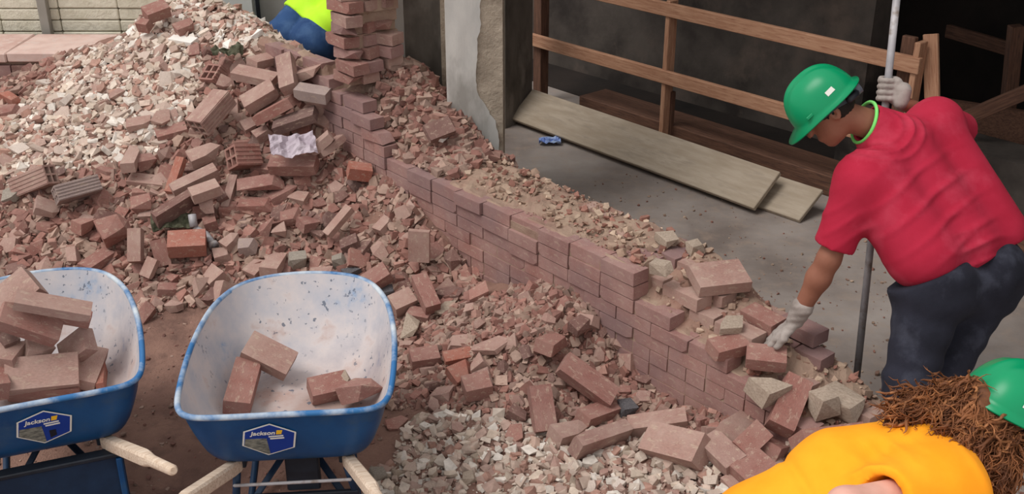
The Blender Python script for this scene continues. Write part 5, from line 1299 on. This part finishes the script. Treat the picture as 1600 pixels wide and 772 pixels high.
def oshirt_f(P):
    d = smin(smin(ot(P), oslR(P), .06), oslL(P), .05); r = np.linalg.norm(P-sx, axis=1)
    d = d+np.sin(P@V3(_u*60+_r*22)+2*np.sin(P@V3(_r*12)))*.004*np.exp(-(r/.13)**2)+.0035*np.sin(P@V3(_r*30+_u*16)+1.7*np.sin(P@V3(_u*12)))+.004*np.sin(P@V3(_r*55-_u*8))*np.exp(-(np.linalg.norm(P-V3(oRS), axis=1)/.12)**2)
    rd = lambda x, e=4: (.5+.5*np.sin(x))**e
    m1 = np.exp(-(np.linalg.norm(P-V3(Pd(1392, 738, 2.92)), axis=1)/.085)**2); d = d-rd(P@V3(_u*95+_r*75)+1.6*np.sin(P@V3(_r*20-_u*14)), 3)*.014*m1
    m2 = np.exp(-(np.linalg.norm(P-V3(Pd(1440, 690, 3.0)), axis=1)/.11)**2); d = d-rd(P@V3(_u*58-_r*16)+.8*np.sin(P@V3(_r*13)), 6)*.012*m2
    m3 = np.exp(-(np.linalg.norm(P-V3(Pd(1505, 745, 2.92)), axis=1)/.10)**2); d = d-rd(P@V3(_r*70+_u*22)+np.sin(P@V3(_u*14)), 4)*.009*m3+.003
    # a tuck across the small of the back
    d = d+.010*np.exp(-(((P-V3(Pd(1232, 730, 3.1)))@V3(_r*.95+_u*.3))/.012)**2)
    ax = V3((oHL+oHR)/2-oMD); ax /= np.linalg.norm(ax); d = np.maximum(d, (P-V3((oHL+oHR)/2))@ax-.05)
    return np.maximum(np.maximum(d, -ocut(P)), -onk(P))
sdf_obj('shirt', oshirt_f, [oLS, oRS, oHL, oHR, oRE, oNB], .19, .0085, M['orangeshirt'], ro2, 1)
tr_ = usmooth([rcone(oHL, .135, oLK, .085), rcone(oLK, .085, oLA, .065), rcone(oHR, .135, oRK, .085), rcone(oRK, .085, oRA, .065), rcone(oHL, .14, oHR, .14)], .05)
sdf_obj('trousers', lambda P: np.maximum(tr_(P), .05-P[:, 2]), [oHL, oHR, oLK, oRK, oLA, oRA], .17, .014, M['denim_dark'], ro2, 1)
for a_ in (oLA, oRA):
    fdn = Vector((1, .15, 0)).normalized(); sf = usmooth([rcone(a_, .055, a_+Vector((0, 0, -.035)), .05), rcone(a_+Vector((0, 0, -.04)), .045, a_+Vector((0, 0, -.045))+fdn*.14, .04)], .03)
    sdf_obj('boot', lambda P, sf=sf: np.maximum(sf(P), .002-P[:, 2]), [a_, a_+fdn*.18], .08, .011, M['shoe'], ro2)
# curly hair: a mass of coiling locks over the back of the head and neck
hb = usmooth([ell(L2(0, -.035, .01), (.090, .105, .105), R2), rcone(L2(0, -.08, -.02), .085, Pd(1425, 640, 3.06), .045), rcone(L2(0, -.06, -.08), .08, Pd(1555, 720, 3.0), .06), rcone(Pd(1520, 640, 3.06), .08, Pd(1500, 690, 3.0), .06)], .05)
def hair2(P):
    q = (P-V3(oHC))@R2; n_ = .006*np.sin(P@V3(_r*80+_u*30+_f*20))*np.sin(P@V3(_u*90-_f*40))
    return np.maximum(hb(P)+n_, q[:, 1]-.055)
hair_o = sdf_obj('hair', hair2, [oHC, Pd(1410, 640, 3.05), Pd(1520, 740, 3.0)], .15, .008, M['auburn'], ro2, 1)
rh = random.Random(5); HV = []; HF = []; O2 = V3(ro2.location)
hv = [v.co.copy() for v in hair_o.data.vertices]; hn = [v.normal.copy() for v in hair_o.data.vertices]
for i in range(3800):
    thick = i < 700
    k = rh.randrange(len(hv)); ql = R2.T@(V3(hv[k])+O2-V3(oHC))
    if (ql[2] > .02 and ql[1] > -.15 and abs(ql[0]) < .13) or ql[1] > .045: continue
    p = hv[k]+hn[k]*rh.uniform(-.006, .006); nn = hn[k]
    g = (Pd(1440, 660, 3.0)-Pd(1540, 640, 3.1)).normalized() if rh.random() < .6 else (Pd(1520, 760, 3.0)-Pd(1540, 660, 3.05)).normalized()
    t = (g-nn*g.dot(nn)+Vector((rh.gauss(0, .33), rh.gauss(0, .33), rh.gauss(0, .33)))).normalized(); s_ = t.cross(nn).normalized(); Ln = rh.uniform(.06, .11); am = rh.uniform(.004, .008); ph = rh.uniform(0, 6.3); tw = rh.uniform(1.0, 1.8)
    pts = []
    for q in np.linspace(0, 1, 9): pts.append(p+t*Ln*q+nn*(.004+am*math.sin(ph+q*6.28*tw)*(.3+q*.7)-.02*q*q)+s_*am*math.cos(ph+q*6.28*tw)*(.3+q*.7))
    v, f = tube_vf(pts, [q_*(1.9 if thick else .8) for q_ in (.0012, .002, .0024, .0025, .0025, .0023, .002, .0014, .0004)], 5); n0 = len(HV); HV += v; HF += [tuple(j+n0 for j in ff) for ff in f]
mk('curls', HV, HF, M['auburn'], hair_o, smooth=True)
hard_hat(ro2, L2, R2)

# ------------------------------------------------------------------ worker in lime behind the heap
dl = 7.45
gp = Pd(474, 60, dl); rl = empty('person', (gp.x, gp.y, 0)); tag(rl, 'worker in lime shirt and blue jeans bending over behind the heap', 'person')
lHL = Pd(450, 62, dl-.02); lHR = Pd(492, 66, dl-.12); lWL = Pd(468, 32, dl+.02); lWR = Pd(508, 44, dl-.10); lSL = Pd(545, -48, dl+.12); lSR = Pd(575, -10, dl-.06); lNB = Pd(578, -40, dl+.08); lHC = Pd(600, -28, dl+.14)
lKL = Vector((lHL.x-.04, lHL.y+.05, .50)); lKR = Vector((lHR.x, lHR.y+.02, .50)); lAL = Vector((lHL.x-.03, lHL.y+.05, .12)); lAR = Vector((lHR.x+.02, lHR.y+.05, .12))
lEL = lSL+Vector((.10, .12, -.26)); lWrL = lEL+Vector((.05, -.05, -.25)); lER = lSR+Vector((.04, .05, -.27)); lWrR = lER+Vector((.04, .10, -.24))
fr3 = head_frame(_r*.85+_u*.2, _r*.25-_u*.9+_f*.3); hs3, L3, R3 = head_sdf(lHC, fr3)
b3 = usmooth([rcone(lNB, .055, Vector(L3(0, -.03, -.06)), .05), rcone(lSL, .05, lEL, .042), rcone(lEL, .042, lWrL, .03), rcone(lSR, .05, lER, .042), rcone(lER, .042, lWrR, .03), rcone(lSL, .07, lSR, .07), rcone(lWL, .1, lSL, .08), rcone(lWR, .1, lSR, .08), rcone(lHL, .1, lKL, .06), rcone(lKL, .06, lAL, .04), rcone(lHR, .1, lKR, .06), rcone(lKR, .06, lAR, .04), rcone(lHL, .1, lWL, .1), rcone(lHR, .1, lWR, .1), rcone(lWL, .1, lNB, .06)], .04)
h1, q1 = hand_fs(lWrL, Vector((0, 1, 0)), Vector((.1, 0, -1)), Vector((1, 0, 0))); h2, q2 = hand_fs(lWrR, Vector((0, 1, 0)), Vector((.1, 0, -1)), Vector((-1, 0, 0))); hq = usmooth(h1+h2, .006)
sdf_obj('body', lambda P: smin(smin(b3(P), hs3(P), .02), hq(P), .01), [lSL, lSR, lHC, lEL, lER, lAL, lAR, lHL]+q1+q2, .14, .012, M['skin'], rl)
ax3 = V3(((lSL+lSR)/2-(lWL+lWR)/2).normalized()); wp3 = V3((lWL+lWR)/2)-ax3*.03
lt = usmooth([rcone(lWL-Vector(ax3)*.06, .150, lSL, .12), rcone(lWR-Vector(ax3)*.06, .150, lSR, .12), rcone(lSL, .1, lSR, .1)], .08); ls1 = ccone(lSL, .09, lSL.lerp(lEL, .6), .08); ls2 = ccone(lSR, .09, lSR.lerp(lER, .6), .08)
sdf_obj('shirt', lambda P: np.maximum(smin(smin(lt(P), ls1(P), .05), ls2(P), .05)+.005*np.sin(P@V3(_u*35+_r*30)+1.5*np.sin(P@V3(_r*15))), -(P-wp3)@ax3), [lSL, lSR, lWL, lWR, lEL, lER], .2, .011, M['lime'], rl, 1)
lj = usmooth([rcone(lHL, .165, lWL, .135), rcone(lHR, .165, lWR, .135), rcone(lHL, .14, lKL, .09), rcone(lKL, .09, lAL, .07), rcone(lHR, .14, lKR, .09), rcone(lKR, .09, lAR, .07)], .05)
seat = V3((lHL+lHR)/2); sm_ = V3((lHR-lHL).normalized())
jo = sdf_obj('jeans', lambda P: np.maximum(np.maximum(lj(P)+.003*np.sin(P@V3(_u*45+_r*25))+.010*np.exp(-(((P-seat)@sm_)/.010)**2)-.006*np.exp(-(((P-wp3)@ax3+.005)/.014)**2), (P-wp3)@ax3-.035), .07-P[:, 2]), [lHL, lHR, lWL, lWR, lKL, lKR, lAL, lAR], .2, .012, M['denim'], rl, 1)
hard_hat(rl, L3, R3)
for a_ in (lAL, lAR):
    fdn = Vector((.5, .8, 0)).normalized(); sf = usmooth([rcone(a_, .055, a_+Vector((0, 0, -.06)), .05), rcone(a_+Vector((0, 0, -.07)), .045, a_+Vector((0, 0, -.075))+fdn*.14, .04)], .03)
    sdf_obj('boot', lambda P, sf=sf: np.maximum(sf(P), .004-P[:, 2]), [a_, a_+fdn*.18], .08, .012, M['shoe'], rl)
